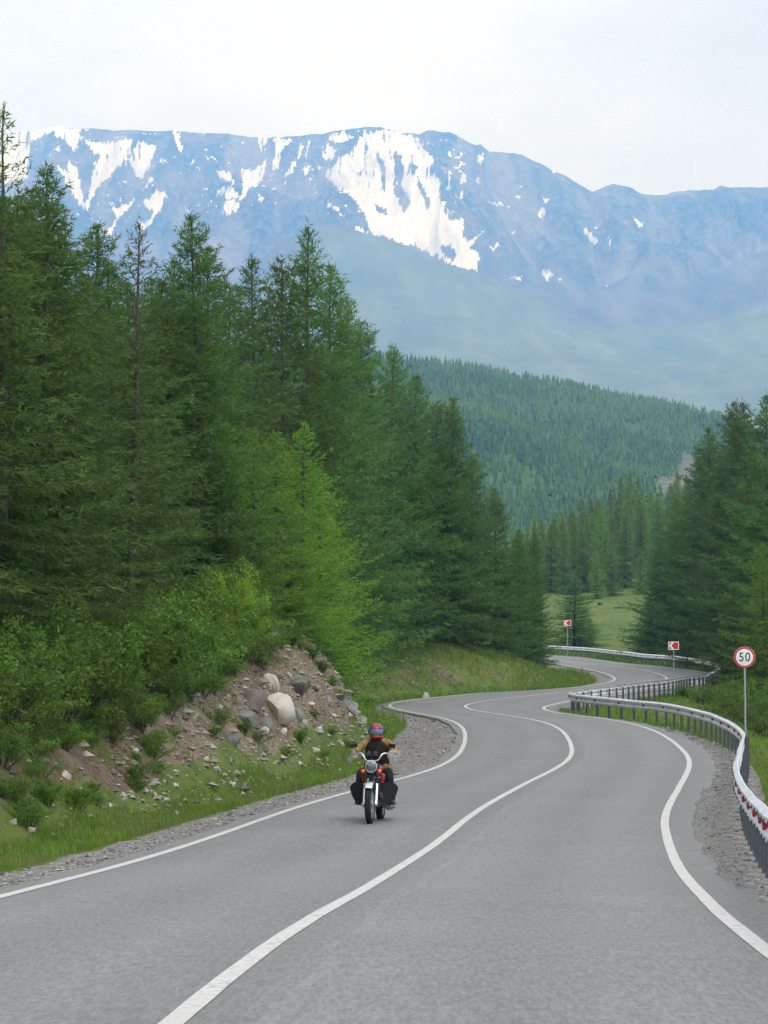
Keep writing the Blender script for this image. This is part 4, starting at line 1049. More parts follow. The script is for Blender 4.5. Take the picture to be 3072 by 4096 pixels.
for px, row, w_ in ((619, 606, 1.3), (600, 617, .7)):
    y = 330. + (619 - px) * .5; x = (px - 384) / FPX * y; z = gz(x, y)
    tag(link('stone', boulder_mesh('stone', int(px), M['rock_dark'], 2), loc=(x, y, z), scale=(w_ * .6, .5, .35)), 'dark rock lying out on the open meadow', 'boulder', 'rocks on the meadow')

# small stones: one joined mass each
def pebble_mass(name, X_, Y_, Z_, size, mats, mix):
    base = []
    for sd in range(4):
        g = np.random.default_rng(sd + 300)
        v = np.array([(1, 0, 0), (-1, 0, 0), (0, 1, 0), (0, -1, 0), (0, 0, 1), (0, 0, -1)], float) * g.uniform(.6, 1.1, (6, 1)) + g.normal(0, .12, (6, 3))
        v[:, 2] *= .65
        base.append(v)
    fo = np.array([(0, 2, 4), (2, 1, 4), (1, 3, 4), (3, 0, 4), (2, 0, 5), (1, 2, 5), (3, 1, 5), (0, 3, 5)])
    n = len(X_); pick = rng.integers(0, 4, n); B = np.stack(base)[pick]
    a = rng.uniform(0, 6.28, n); c_, s_ = np.cos(a)[:, None], np.sin(a)[:, None]
    sx = size[:, None] * rng.uniform(.8, 1.5, (n, 1))
    vx = (B[:, :, 0] * c_ - B[:, :, 1] * s_) * sx + X_[:, None]; vy = (B[:, :, 0] * s_ + B[:, :, 1] * c_) * size[:, None] + Y_[:, None]
    vz = B[:, :, 2] * size[:, None] + Z_[:, None] + size[:, None] * .2
    V = np.stack([vx, vy, vz], -1).reshape(-1, 3)
    F_ = (fo[None] + (np.arange(n) * 6)[:, None, None]).reshape(-1, 3)
    mi = np.repeat(rng.choice(len(mats), n, p=mix), 8)
    return mesh_data(name, V, F_, mats, False, mi)
def scatter(n, y0, y1, side, lo, hi, power=1.0):
    """random ground points at lateral distances lo..hi beyond an edge line; side +1 left, -1 right"""
    y = y0 + (y1 - y0) * rng.random(n) ** power; i = s_of_y(y); f = lambda a_: np.interp(i, np.arange(nS), a_)
    d_ = lo(y) + (hi(y) - lo(y)) * rng.random(n) if callable(lo) else rng.uniform(lo, hi, n)
    x = f(RX) - side * (np.where(side > 0, f(WL), f(WR)) + d_) / f(TY)
    return x, y, d_
gk = lambda y: np.interp(y, yk, G_gr); bkf = lambda y: np.interp(y, yk, G_bk); ruf = lambda y: np.interp(y, RY, RU)
x1, y1, _ = scatter(11000, 18, 105, 1, lambda y: 0 * y + .38, gk, 1.3)
x2, y2, _ = scatter(9000, 18, 100, -1, lambda y: 0 * y + .55, lambda y: ruf(y) + np.interp(y, [0, 50, 80, 110], [.6, .6, .1, -.3]), 1.3)
gx, gy = np.r_[x1, x2], np.r_[y1, y2]
M['peb_dark'] = plain('dark_gravel_stone', (0.11, 0.105, 0.10), .9, var=.3, spec=.2)
M['peb_mid'] = plain('grey_gravel_stone', (0.26, 0.248, 0.228), .9, var=.3, spec=.2)
M['peb_light'] = plain('pale_gravel_stone', (0.34, 0.325, 0.29), .9, var=.25, spec=.2)
gsz = rng.lognormal(math.log(.0135), .45, len(gx)) * (1 + np.clip(gy - 40, 0, 60) / 80)
tag(link('gravel', pebble_mass('gravel', gx, gy, G(gx, gy), gsz, [M['peb_dark'], M['peb_mid'], M['peb_light']], [.16, .6, .24])), 'loose grey gravel along the road shoulders', 'gravel', kind='stuff')
x1, y1, d1 = scatter(9500, 44, 82, 1, lambda y: bkf(y) - .3, lambda y: bkf(y) + 4.2)
x2, y2, d2 = scatter(1800, 20, 46, 1, lambda y: bkf(y) - .1, lambda y: bkf(y) + 3.6)
x3, y3, d3 = scatter(1500, 104, 135, 1, lambda y: bkf(y), lambda y: bkf(y) + 4)
gx, gy = np.r_[x1, x2, x3], np.r_[y1, y2, y3]
gsz = rng.lognormal(math.log(.030), .6, len(gx)) * np.r_[np.ones(len(x1)), .85 * np.ones(len(x2)), 1.3 * np.ones(len(x3))]
M['peb_tan'] = plain('tan_stone', (0.27, 0.22, 0.165), .9, var=.3, spec=.2)
tag(link('rubble', pebble_mass('rubble', gx, gy, G(gx, gy), np.clip(gsz, .008, .16), [M['peb_dark'], M['peb_mid'], M['peb_light'], M['peb_tan']], [.16, .2, .22, .42])), 'broken stones and earth clods strewn over the cut bank', 'rubble', kind='stuff')

# shrubs
def shrub_mesh(seed, n_st=16, lf=.055, spread=.75, upright=.5, n_leaf=3600):
    g = np.random.default_rng(seed); wb = MB(); cs_, ax_ = [], []
    for k in range(n_st):
        az = g.uniform(0, 6.28); L = g.uniform(.6, 1.05); out_ = g.uniform(.1, 1) ** .7 * spread
        tip = np.array([math.cos(az) * out_, math.sin(az) * out_, L * (1 - .45 * out_ * (1 - upright))])
        p0 = np.array([math.cos(az) * .05, math.sin(az) * .05, -.1]); mid_ = p0 * .5 + tip * .5 + np.array([0, 0, .12])
        wb.tube([p0, mid_, tip], [.014, .009, .003], 4)
        for _ in range(9):
            q = g.uniform(.3, 1.0); b0 = (1 - q) ** 2 * p0 + 2 * q * (1 - q) * mid_ + q * q * tip
            d_ = g.normal(0, 1, 3) * np.array([1, 1, .6]) + np.array([0, 0, .5]); d_ /= np.linalg.norm(d_); tl_ = g.uniform(.12, .3)
            m_ = n_leaf // (n_st * 9); w_ = g.random(m_)
            cs_.append(b0 + d_ * (w_ * tl_)[:, None] + g.normal(0, .03, (m_, 3))); ax_.append(np.repeat(d_[None], m_, 0))
    C_ = np.concatenate(cs_); A_ = np.concatenate(ax_); n = len(C_)
    C_[:, 2] = np.maximum(C_[:, 2], .02)
    a = A_ * .5 + g.normal(0, .6, (n, 3)); a /= np.linalg.norm(a, axis=1)[:, None]
    nr = np.cross(a, g.normal(0, 1, (n, 3))); nr /= np.linalg.norm(nr, axis=1)[:, None] + 1e-9
    l_ = lf * g.uniform(.6, 1.3, n)[:, None]; w_ = l_ * .42
    V = np.stack([C_, C_ + a * l_ * .5 + nr * w_ * .5, C_ + a * l_, C_ + a * l_ * .5 - nr * w_ * .5], 1).reshape(-1, 3)
    return wb, (V, np.arange(4 * n).reshape(-1, 4))
SHR = []
for i, (mt, kw) in enumerate((('shrub', {}), ('shrub', dict(spread=.95, upright=.2)), ('shrub', dict(lf=.07)), ('shrub_lime', dict(upright=.9, spread=.6, lf=.06)), ('shrub', dict(n_st=22, n_leaf=5200)))):
    wb, (lv, lf_) = shrub_mesh(400 + i, **kw)
    st = mesh_data('stems', wb.v, wb.f, [M['bark']]); SHR.append((st, mesh_data('foliage', lv, lf_, [M[mt]])))
def put_shrub(v, x, y, h, w_, label, group=None):
    o = thing('shrub', label, 'shrub', (x, y, gz(x, y) - .05), (0, 0, random.uniform(0, 6.28)), group)
    o.scale = (w_, w_, h); link('stems', SHR[v][0], o); link('foliage', SHR[v][1], o)
rs = random.Random(11); spots = []; tries = 0
while len(spots) < 130 and tries < 700:
    tries += 1
    px = rs.uniform(-90, 236); lim = float(np.interp(px, [-90, 0, 60, 110, 170, 205, 236], [790, 768, 756, 744, 718, 700, 676]))
    row = lim - rs.random() ** 1.4 * 75
    x, y, z = hit(px, row)
    if y < 17 or y > 75 or any((x - a) ** 2 + (y - b_) ** 2 < .5 ** 2 for a, b_ in spots): continue
    spots.append((x, y)); low = row > lim - 14
    h = rs.uniform(.45, .85) if low else rs.uniform(.8, 1.7)
    put_shrub(rs.choice((0, 1, 2, 4)), x, y, h, h * rs.uniform(.85, 1.3),
              'low leafy shrub at the lower edge of the thicket on the bank' if low else 'tall leafy green shrub in the thicket between the larches and the road bank',
              'low shrubs of the bank thicket' if low else 'tall shrubs of the bank thicket')
for k in range(26):                                          # weeds dotted over the open bank
    px = rs.uniform(0, 225); lim = float(np.interp(px, [0, 60, 110, 170, 205, 236], [768, 756, 744, 718, 700, 676]))
    x, y, z = hit(px, lim + rs.uniform(8, 75 - px * .08)); h = rs.uniform(.22, .45)
    put_shrub(rs.choice((0, 1, 2)), x, y, h, h * 1.2, 'small leafy weed tuft on the reddish open bank', 'weed tufts on the open bank')
for px, row, hh in ((238, 662, 2.1), (228, 668, 1.6), (249, 664, 1.5), (218, 672, 1.3), (256, 660, 1.1)):
    x, y, z = hit(px, row); put_shrub(3, x, y, hh, hh * .6, 'yellowish lime shrub with upright shoots at the cut edge above the boulders', 'lime shrubs at the cut edge')
for px, row, hh, w_ in ((684, 692, .7, 1.1), (700, 695, .9, 1.3), (716, 697, 1.7, 1.8), (735, 703, 1.6, 1.8), (752, 712, 1.4, 1.7), (764, 722, 1.3, 1.5), (745, 700, 1.8, 1.9)):
    y = {640: 118, 655: 118, 668: 120, 684: 122, 700: 118, 716: 112, 735: 106, 752: 100, 764: 92, 676: 135, 695: 135, 745: 112}[px]
    x = (px - 384) / FPX * y; put_shrub(rs.choice((0, 1, 4)), x, y, hh, w_, 'leafy green shrub between the guard rail and the larch grove', 'shrubs behind the rail')

for k in range(13):
    y = 62 + k * 1.35 + rs.uniform(-.5, .5); off = float(bkf(y)) + rs.uniform(3.3, 4.3); x = float(np.interp(float(s_of_y(y)), np.arange(nS), RX - WL)) - off
    h = rs.uniform(.45, .9); put_shrub(rs.choice((0, 1, 3)), x, y, h, h * 1.15, 'small shrub overhanging the top edge of the stony cut', 'shrubs on the top edge of the cut')
for px, row, h in ((268, 654, .6), (279, 647, .55), (290, 645, .6), (300, 650, .45), (311, 660, .5), (321, 672, .4), (331, 686, .4), (340, 699, .35), (262, 668, .5), (315, 718, .3), (330, 735, .3), (300, 742, .35), (285, 757, .3), (258, 742, .35), (345, 748, .3), (322, 757, .3), (244, 735, .35), (305, 690, .3)):
    x, y, z = hit(px, row)
    if y > 40: put_shrub(rs.choice((0, 1, 2)), x, y, h, h * 1.2, 'small green plant rooted in the stony cut face', 'small plants on the stony cut')
# grass and weeds: one mass per look
def blades(name, X_, Y_, Z_, H_, W_, mat, lean=.45):
    n = len(X_); az = rng.uniform(0, 6.28, n); la = np.abs(rng.normal(0, lean, n))
    dx, dy = np.cos(az), np.sin(az); wx_, wy_ = -dy * W_ / 2, dx * W_ / 2
    b0 = np.stack([X_ - wx_, Y_ - wy_, Z_ - .02], -1); b1 = np.stack([X_ + wx_, Y_ + wy_, Z_ - .02], -1)
    mx, my, mz = X_ + dx * la * H_ * .3, Y_ + dy * la * H_ * .3, Z_ + H_ * .6
    m0 = np.stack([mx - wx_ * .8, my - wy_ * .8, mz], -1); m1 = np.stack([mx + wx_ * .8, my + wy_ * .8, mz], -1)
    tp = np.stack([X_ + dx * la * H_, Y_ + dy * la * H_, Z_ + H_ * (1 - .25 * la)], -1)
    V = np.stack([b0, b1, m0, m1, tp], 1).reshape(-1, 3); o_ = (np.arange(n) * 5)[:, None]
    F_ = np.concatenate([o_ + np.array([[0, 1, 3]]), o_ + np.array([[0, 3, 2]]), o_ + np.array([[2, 3, 4]])])
    return mesh_data(name, V, F_, [mat])
PX, PY, PH, PW = [], [], [], []
def grass_zone(n, y0, y1, side, lo, hi, h, w, power=1.2, clump=.0, thr=-2):
    x, y, d_ = scatter(n, y0, y1, side, lo, hi, power)
    k = fbm(x * .9, y * .9, 3, 120) + rng.normal(0, .12, n) > thr
    x, y = x[k], y[k]
    sc_ = 1 + np.clip(y - 40, 0, 200) / 60
    PX.append(x); PY.append(y); PH.append(h * rng.uniform(.4, 1.25, len(x)) * (1 + .5 * fbm(x * .5, y * .5, 2, 121))); PW.append(w * sc_ * rng.uniform(.7, 1.3, len(x)))
grass_zone(42000, 18, 84, 1, lambda y: gk(y) + .1, lambda y: bkf(y) + .3, .15, .011, 1.3)
grass_zone(26000, 18, 46, 1, lambda y: bkf(y), lambda y: bkf(y) + 4.0, .22, .013, 1.1, thr=.10)
grass_zone(11000, 44, 82, 1, lambda y: bkf(y), lambda y: bkf(y) + 3.2, .24, .012, 1, thr=.27)
grass_zone(9000, 58, 84, 1, lambda y: bkf(y) + 4.2, lambda y: bkf(y) + 8, .35, .014, 1)
grass_zone(22000, 84, 176, 1, lambda y: gk(y), lambda y: bkf(y) + 5.5, .34, .016, 1, thr=-.25)
grass_zone(15000, 40, 140, -1, lambda y: ruf(y) + np.interp(y, [0, 50, 80, 95, 110, 150], [.5, .5, .0, -.5, -.8, -1.0]), lambda y: ruf(y) + .9, .16, .012, 1, thr=-.35)
grass_zone(34000, 22, 150, -1, lambda y: ruf(y) + .5, lambda y: ruf(y) + 9, .24, .016, 1, thr=-.3)
grass_zone(16000, 172, 245, -1, lambda y: ruf(y) - .4, lambda y: ruf(y) + 8, .35, .02, 1, thr=-.3)
X_, Y_, H_, W_ = map(np.concatenate, (PX, PY, PH, PW))
dry = (fbm(X_ * .8, Y_ * .8, 3, 123) + rng.normal(0, .25, len(X_))) > .42
Z_ = G(X_, Y_)
tag(link('grass', blades('grass', X_[~dry], Y_[~dry], Z_[~dry], H_[~dry], W_[~dry], M['grass'])), 'fresh green verge grass along both sides of the road', 'grass', kind='stuff')
tag(link('dry_grass', blades('dry_grass', X_[dry], Y_[dry], Z_[dry], H_[dry] * 1.1, W_[dry] * .8, M['grass_dry'])), 'pale dry grass stems scattered through the verges and banks', 'grass', kind='stuff')
# ---------------------------------------------------------------- motorcycle and rider (local: -y towards the viewer's road end, origin under the front tyre)
K = dict(black=plain('black_plastic', (0.007, 0.007, 0.008), .6, var=.3, spec=.3), rubber=plain('tyre_rubber', (0.018, 0.018, 0.018), .8, var=.35, scale=40, spec=.3),
         chrome=plain('chrome', (0.72, 0.73, 0.74), .22, .9, .05), alu=plain('dull_aluminium', (0.36, 0.36, 0.35), .5, .7, .2), engine=plain('engine_metal', (0.10, 0.098, 0.095), .6, .5, .35),
         red=plain('red_paint', (0.29, 0.013, 0.013), .35, var=.2, coat=.25), orange=plain('orange_lens', (0.85, 0.14, 0.012), .25, var=.1), bronze=plain('heat_tinted_pipe', (0.20, 0.16, 0.12), .4, .7, .3),
         tan=plain('tan_cloth', (0.25, 0.165, 0.07), .9, var=.5, scale=16, spec=.1), olive=plain('dark_olive_cloth', (0.028, 0.024, 0.014), .9, var=.4, scale=14, spec=.1), brown=plain('brown_boot', (0.075, 0.055, 0.035), .7, var=.3),
         skin=plain('skin', (0.42, 0.2, 0.14), .6, var=.12), maroon=plain('dark_red_scarf', (0.22, 0.015, 0.02), .8, var=.3), blue=plain('blue_trim', (0.04, 0.06, 0.45), .4), kneeblack=plain('black_knee_cloth', (0.014, 0.013, 0.013), .9, var=.3))
def clear_mat(name, col, alpha, rough):
    m, t, b = new_mat(name)
    tr = t.nodes.new('ShaderNodeBsdfTransparent'); tr.inputs[0].default_value = (*[min(1, .75 + c * .25) for c in col], 1)
    b.inputs['Base Color'].default_value = (*col, 1); b.inputs['Roughness'].default_value = rough; b.inputs['Specular IOR Level'].default_value = .8
    mx = t.nodes.new('ShaderNodeMixShader')
    t.links.new(mth(t, 'MULTIPLY_ADD', noise(t, objco(t), 12, 3), .12, alpha - .06), mx.inputs[0])
    t.links.new(tr.outputs[0], mx.inputs[1]); t.links.new(b.outputs[0], mx.inputs[2])
    t.links.new(mx.outputs[0], t.nodes['Material Output'].inputs[0]); return m
K['clear'] = clear_mat('clear_plastic', (0.75, 0.78, 0.74), .14, .2)
K['visor'] = clear_mat('tinted_visor', (0.20, 0.24, 0.30), .62, .12)
m, t, b = new_mat('headlamp_glass'); K['lens'] = m
wv_ = N(t, 'ShaderNodeTexWave', Scale=18.0, Distortion=0.0); t.links.new(objco(t), wv_.inputs['Vector'])
t.links.new(ramp(t, wv_.outputs[0], [(0.2, (0.08, 0.09, 0.085)), (0.8, (0.20, 0.22, 0.205))]), b.inputs['Base Color'])
b.inputs['Roughness'].default_value = .15; b.inputs['Metallic'].default_value = .4; b.inputs['Coat Weight'].default_value = 1.0

BX, BY = -0.225, 39.9
BZ = float(np.interp(s_of_y(BY), np.arange(nS), RZ))
BROT = (0, 0, math.radians(-7.2))
bike = thing('motorcycle', 'old red motorcycle with black leg shields and chrome front mudguard, ridden on the road', 'motorcycle', (BX, BY, BZ), BROT)
def wheel(name, y, R, wdt):
    hub = MB().lathe([(.05, -.06), (.075, -.05), (.075, .05), (.05, .06)], (0, y, R), (1, 0, 0), 16)
    for k in range(18):
        a = 2 * math.pi * k / 18 + .1; s_ = (-1) ** k
        p0 = Vector((s_ * .045, y + .06 * math.cos(a + .5 * s_), R + .06 * math.sin(a + .5 * s_))); p1 = Vector((0, y + (R - .085) * math.cos(a), R + (R - .085) * math.sin(a)))
        hub.tube([p0, p1], .0028, 4, False)
    h_ = hub.build(name, K['alu'], bike)
    prof = [(R - .085, -wdt * .34), (R - .055, -wdt * .48), (R - .028, -wdt * .46), (R - .010, -wdt * .30), (R, -wdt * .1), (R, wdt * .1), (R - .010, wdt * .30), (R - .028, wdt * .46), (R - .055, wdt * .48), (R - .085, wdt * .34)]
    MB().lathe(prof, (0, y, R), (1, 0, 0), 40, close=True).build('tyre', K['rubber'], h_)
    tread = MB()
    for k in range(44):
        a = 2 * math.pi * k / 44
        for sx in (-1, 1):
            mtx = Matrix.Rotation(-a, 3, 'X')
            c_ = Vector((sx * wdt * .22, y, R)) + mtx @ Vector((0, 0, R - .004)) - Vector((0, 0, 0))
            tread.box(c_, (wdt * .28, .026, .010), mtx)
    tread.build('tread', K['rubber'], h_, smooth=False)
    MB().lathe([(R - .10, -wdt * .34), (R - .083, -wdt * .36), (R - .088, 0), (R - .083, wdt * .36), (R - .10, wdt * .34), (R - .102, 0)], (0, y, R), (1, 0, 0), 40, close=True).build('rim', K['chrome'], h_)
wheel('front_wheel', 0, .315, .105)
wheel('rear_wheel', 1.34, .31, .115)
for s_ in (-1, 1):
    lg = MB().tube([(s_ * .096, -.01, .285), (s_ * .096, .02, .33), (s_ * .096, .125, .63)], [.030, .026, .026], 12).build('fork_leg', K['chrome'], bike)
    MB().tube([(s_ * .096, .123, .625), (s_ * .096, .235, .95)], [.031, .028], 12).build('fork_tube', K['black'], lg)
    MB().lathe([(.022, -.02), (.022, .02)], (s_ * .11, -.01, .30), (1, 0, 0), 10).build('axle_nut', K['alu'], lg)
# front mudguard
fm = MB(); ang = [math.radians(a) for a in range(46, 172, 7)]; W_c = [(-.068, -.018), (-.05, -.004), (-.02, .004), (.02, .004), (.05, -.004), (.068, -.018)]
vs, fs = [], []
for a in ang:
    for xw, dr_ in W_c: vs.append((xw, -math.cos(a) * (.352 + dr_), .315 + math.sin(a) * (.352 + dr_)))
for i in range(len(ang) - 1):
    for j in range(5): fs.append([i * 6 + j, i * 6 + j + 1, (i + 1) * 6 + j + 1, (i + 1) * 6 + j])
ff = MB(); ff.add(vs, fs); o = ff.build('front_mudguard', K['chrome'], bike); md = o.modifiers.new('t', 'SOLIDIFY'); md.thickness = .004
# rear mudguard
vs, fs = [], []
angr = [math.radians(a) for a in range(10, 190, 10)]
for a in angr:
    for xw, dr_ in W_c: vs.append((xw * 1.1, 1.34 + math.cos(a) * (.36 + dr_), .31 + math.sin(a) * (.36 + dr_)))
for i in range(len(angr) - 1):
    for j in range(5): fs.append([i * 6 + j, i * 6 + j + 1, (i + 1) * 6 + j + 1, (i + 1) * 6 + j])
o = MB().add(vs, fs).build('rear_mudguard', K['black'], bike); md = o.modifiers.new('t', 'SOLIDIFY'); md.thickness = .004
hl = MB().lathe([(.03, .12), (.07, .09), (.092, .03), (.095, 0)], (0, .17, .895), (0, 1, 0), 28).build('headlight', K['black'], bike)
MB().lathe([(.098, -.012), (.099, .014), (.086, .012), (.085, -.014)], (0, .168, .895), (0, 1, 0), 32, close=True).build('headlight_rim', K['chrome'], hl)
MB().lathe([(.087, 0), (.07, -.012), (.04, -.02), (.001, -.023)], (0, .166, .895), (0, 1, 0), 28).build('headlight_lens', K['lens'], hl)
for s_ in (-1, 1):
    ti = MB().tube([(s_ * .07, .22, .85), (s_ * .13, .20, .82)], .009, 6).ell((s_ * .13, .205, .82), (.034, .03, .034)).build('turn_signal', K['black'], bike)
    MB().ell((s_ * .13, .180, .82), (.037, .026, .037)).build('signal_lens', K['orange'], ti)
    ga = MB().box((s_ * .056, .27, 1.075), (.092, .07, .085), Matrix.Rotation(math.radians(-35), 3, 'X')).build('gauge', K['black'], bike, bevel=.016)
    MB().lathe([(.036, 0), (.036, .004)], (s_ * .056, .31, 1.105), (0, .57, .82), 16).build('gauge_face', K['alu'], ga)
hb = MB()
for s_ in (-1, 1): hb.tube([(0, .27, .985), (s_ * .06, .27, .985), (s_ * .105, .275, 1.00), (s_ * .135, .285, 1.055), (s_ * .165, .30, 1.095), (s_ * .21, .325, 1.105), (s_ * .36, .43, 1.085)], .0125, 10)
hbar = hb.build('handlebar', K['chrome'], bike)
for s_ in (-1, 1):
    MB().tube([(s_ * .255, .357, 1.099), (s_ * .375, .441, 1.083)], .0175, 10).build('grip', K['rubber'], hbar)
    MB().tube([(s_ * .22, .315, 1.10), (s_ * .30, .335, 1.085), (s_ * .385, .40, 1.07)], [.008, .007, .008], 6).build('lever', K['alu'], hbar)
    mi = MB().tube([(s_ * .235, .335, 1.105), (s_ * .27, .34, 1.16), (s_ * .30, .355, 1.20)], .006, 6).build('mirror', K['black'], bike)
    MB().box((s_ * .308, .36, 1.225), (.122, .03, .066), Matrix.Rotation(s_ * .12, 3, 'Y') @ Matrix.Rotation(s_ * -.2, 3, 'Z')).build('mirror_housing', K['black'], mi, bevel=.014)
    MB().box((s_ * .308, .377, 1.225), (.108, .003, .054), Matrix.Rotation(s_ * .12, 3, 'Y') @ Matrix.Rotation(s_ * -.2, 3, 'Z')).build('mirror_glass', K['chrome'], mi, smooth=False)
    # clear hand shield wrapped round the grip
    vs, fs = [], []
    for i in range(7):
        u = i / 6
        for j in range(7):
            v = j / 6; e = .85 + .15 * math.sin(math.pi * v)
            x_ = .24 + .20 * u; wob_ = .06 * (u - .5) ** 2
            vs.append((s_ * x_, .30 + .17 * u ** 2 + .05 * (v - .5) ** 2, 1.06 + (.05 * s_) * (u) + (v - .5) * (.15 - .25 * (u - .5) ** 2) + .02 * math.sin(5 * u)))
    for i in range(6):
        for j in range(6): fs.append([i * 7 + j, i * 7 + j + 1, (i + 1) * 7 + j + 1, (i + 1) * 7 + j])
    o = MB().add(vs, fs).build('hand_shield', K['clear'], bike); md = o.modifiers.new('t', 'SOLIDIFY'); md.thickness = .003
    # leg shield
    ol = [(.115, .635), (.20, .642), (.30, .640), (.345, .618), (.385, .575), (.39, .53), (.37, .46), (.34, .395), (.29, .32), (.24, .29), (.18, .308), (.13, .335), (.115, .38)]
    pts = [(s_ * x_, .40 + .10 * ((x_ - .115) / .26) ** 1.5, z_) for x_, z_ in ol]
    MB().prism(pts, (s_ * -.25, -1, 0), .022).build('leg_shield', K['black'], bike, bevel=.006)
# engine, frame, tank, seat, exhaust
en = MB().box((0, .60, .36), (.26, .34, .20)).build('engine', K['engine'], bike, bevel=.03)
cy = MB()
for k in range(7): cy.box((0, .55 - k * .008, .48 + k * .026), (.19, .17, .010))
cy.tube([(0, .56, .44), (0, .50, .68)], .06, 12); cy.build('cylinder_fins', K['alu'], en, smooth=False)
MB().lathe([(.085, -.15), (.10, -.13), (.10, .13), (.085, .15)], (0, .62, .34), (1, 0, 0), 20).build('crankcase_cover', K['alu'], en)
fr = MB()
for s_ in (-1, 1):
    fr.tube([(s_ * .02, .27, .90), (s_ * .05, .45, .74), (s_ * .09, .44, .35), (s_ * .11, .60, .22), (s_ * .12, .95, .25), (s_ * .12, 1.34, .31)], .015, 8)
    fr.tube([(s_ * .02, .27, .92), (s_ * .07, .70, .74), (s_ * .11, 1.20, .70), (s_ * .11, 1.55, .72)], .014, 8)
    fr.tube([(s_ * .13, 1.20, .68), (s_ * .135, 1.33, .34)], .026, 8)
fr.build('frame', K['black'], bike)
for s_ in (-1, 1):
    MB().tube([(s_ * .11, .72, .27), (s_ * .31, .74, .275)], .013, 8).build('foot_peg', K['rubber'], bike)
ta_ = MB(); 
vs = []; n_ = 16
secs = [(.34, .055, .04, .86), (.38, .115, .085, .845), (.48, .145, .11, .84), (.62, .14, .105, .83), (.76, .11, .085, .815), (.86, .07, .05, .80)]
for y_, rx, rz, zc_ in secs:
    for k in range(n_):
        a = 2 * math.pi * k / n_; vs.append((rx * math.cos(a) * (1 - .12 * max(0, -math.sin(a))), y_, zc_ + rz * math.sin(a)))
fs = [[i * n_ + k, i * n_ + (k + 1) % n_, (i + 1) * n_ + (k + 1) % n_, (i + 1) * n_ + k] for i in range(len(secs) - 1) for k in range(n_)] + [list(range(n_))[::-1], [(len(secs) - 1) * n_ + k for k in range(n_)]]
tk = ta_.add(vs, fs).build('fuel_tank', K['red'], bike)
MB().lathe([(.03, 0), (.03, .02), (.015, .024)], (0, .55, .945), (0, 0, 1), 14).build('filler_cap', K['chrome'], tk)
MB().box((.155, .36, .70), (.07, .10, .17), Matrix.Rotation(.15, 3, 'Y')).build('side_panel', K['red'], bike, bevel=.03)
MB().box((-.155, .40, .70), (.05, .10, .15), Matrix.Rotation(-.15, 3, 'Y')).build('side_panel', K['red'], bike, bevel=.03)
MB().box((0, 1.16, .775), (.25, .66, .11)).build('seat', K['black'], bike, bevel=.04)
MB().tube([(.09, .46, .52), (.13, .40, .45), (.15, .44, .34), (.17, .62, .25), (.19, .85, .235)], [.024, .026, .028, .030, .034], 12).build('exhaust_pipe', K['bronze'], bike)
MB().tube([(.19, .84, .236), (.205, .95, .245), (.22, 1.50, .30), (.222, 1.58, .305)], [.034, .048, .05, .034], 14).build('silencer', K['alu'], bike)
MB().tube([(-.09, .46, .52), (-.13, .42, .42), (-.135, .5, .30), (-.14, .8, .24)], [.024, .026, .028, .034], 12).build('exhaust_pipe', K['bronze'], bike)
MB().tube([(-.14, .8, .24), (-.19, .95, .25), (-.20, 1.5, .30)], [.034, .048, .045], 14).build('silencer', K['alu'], bike)
MB().tube([(.16, .70, .32), (.26, .66, .22), (.34, .64, .235)], [.012, .010, .012], 8).build('kick_starter', K['alu'], bike)
MB().tube([(.12, .85, .24), (.21, .70, .19), (.30, .62, .215)], [.011, .010, .010], 8).build('side_stand', K['alu'], bike)
tl_ = MB().box((0, 1.72, .66), (.10, .05, .08)).build('tail_light', K['red'], bike, bevel=.01)
MB().box((0, .115, .735), (.12, .012, .05)).build('fork_brace', K['black'], bike, bevel=.004)
MB().box((0, .215, .80), (.20, .06, .10)).build('fork_yoke', K['black'], bike, bevel=.015)

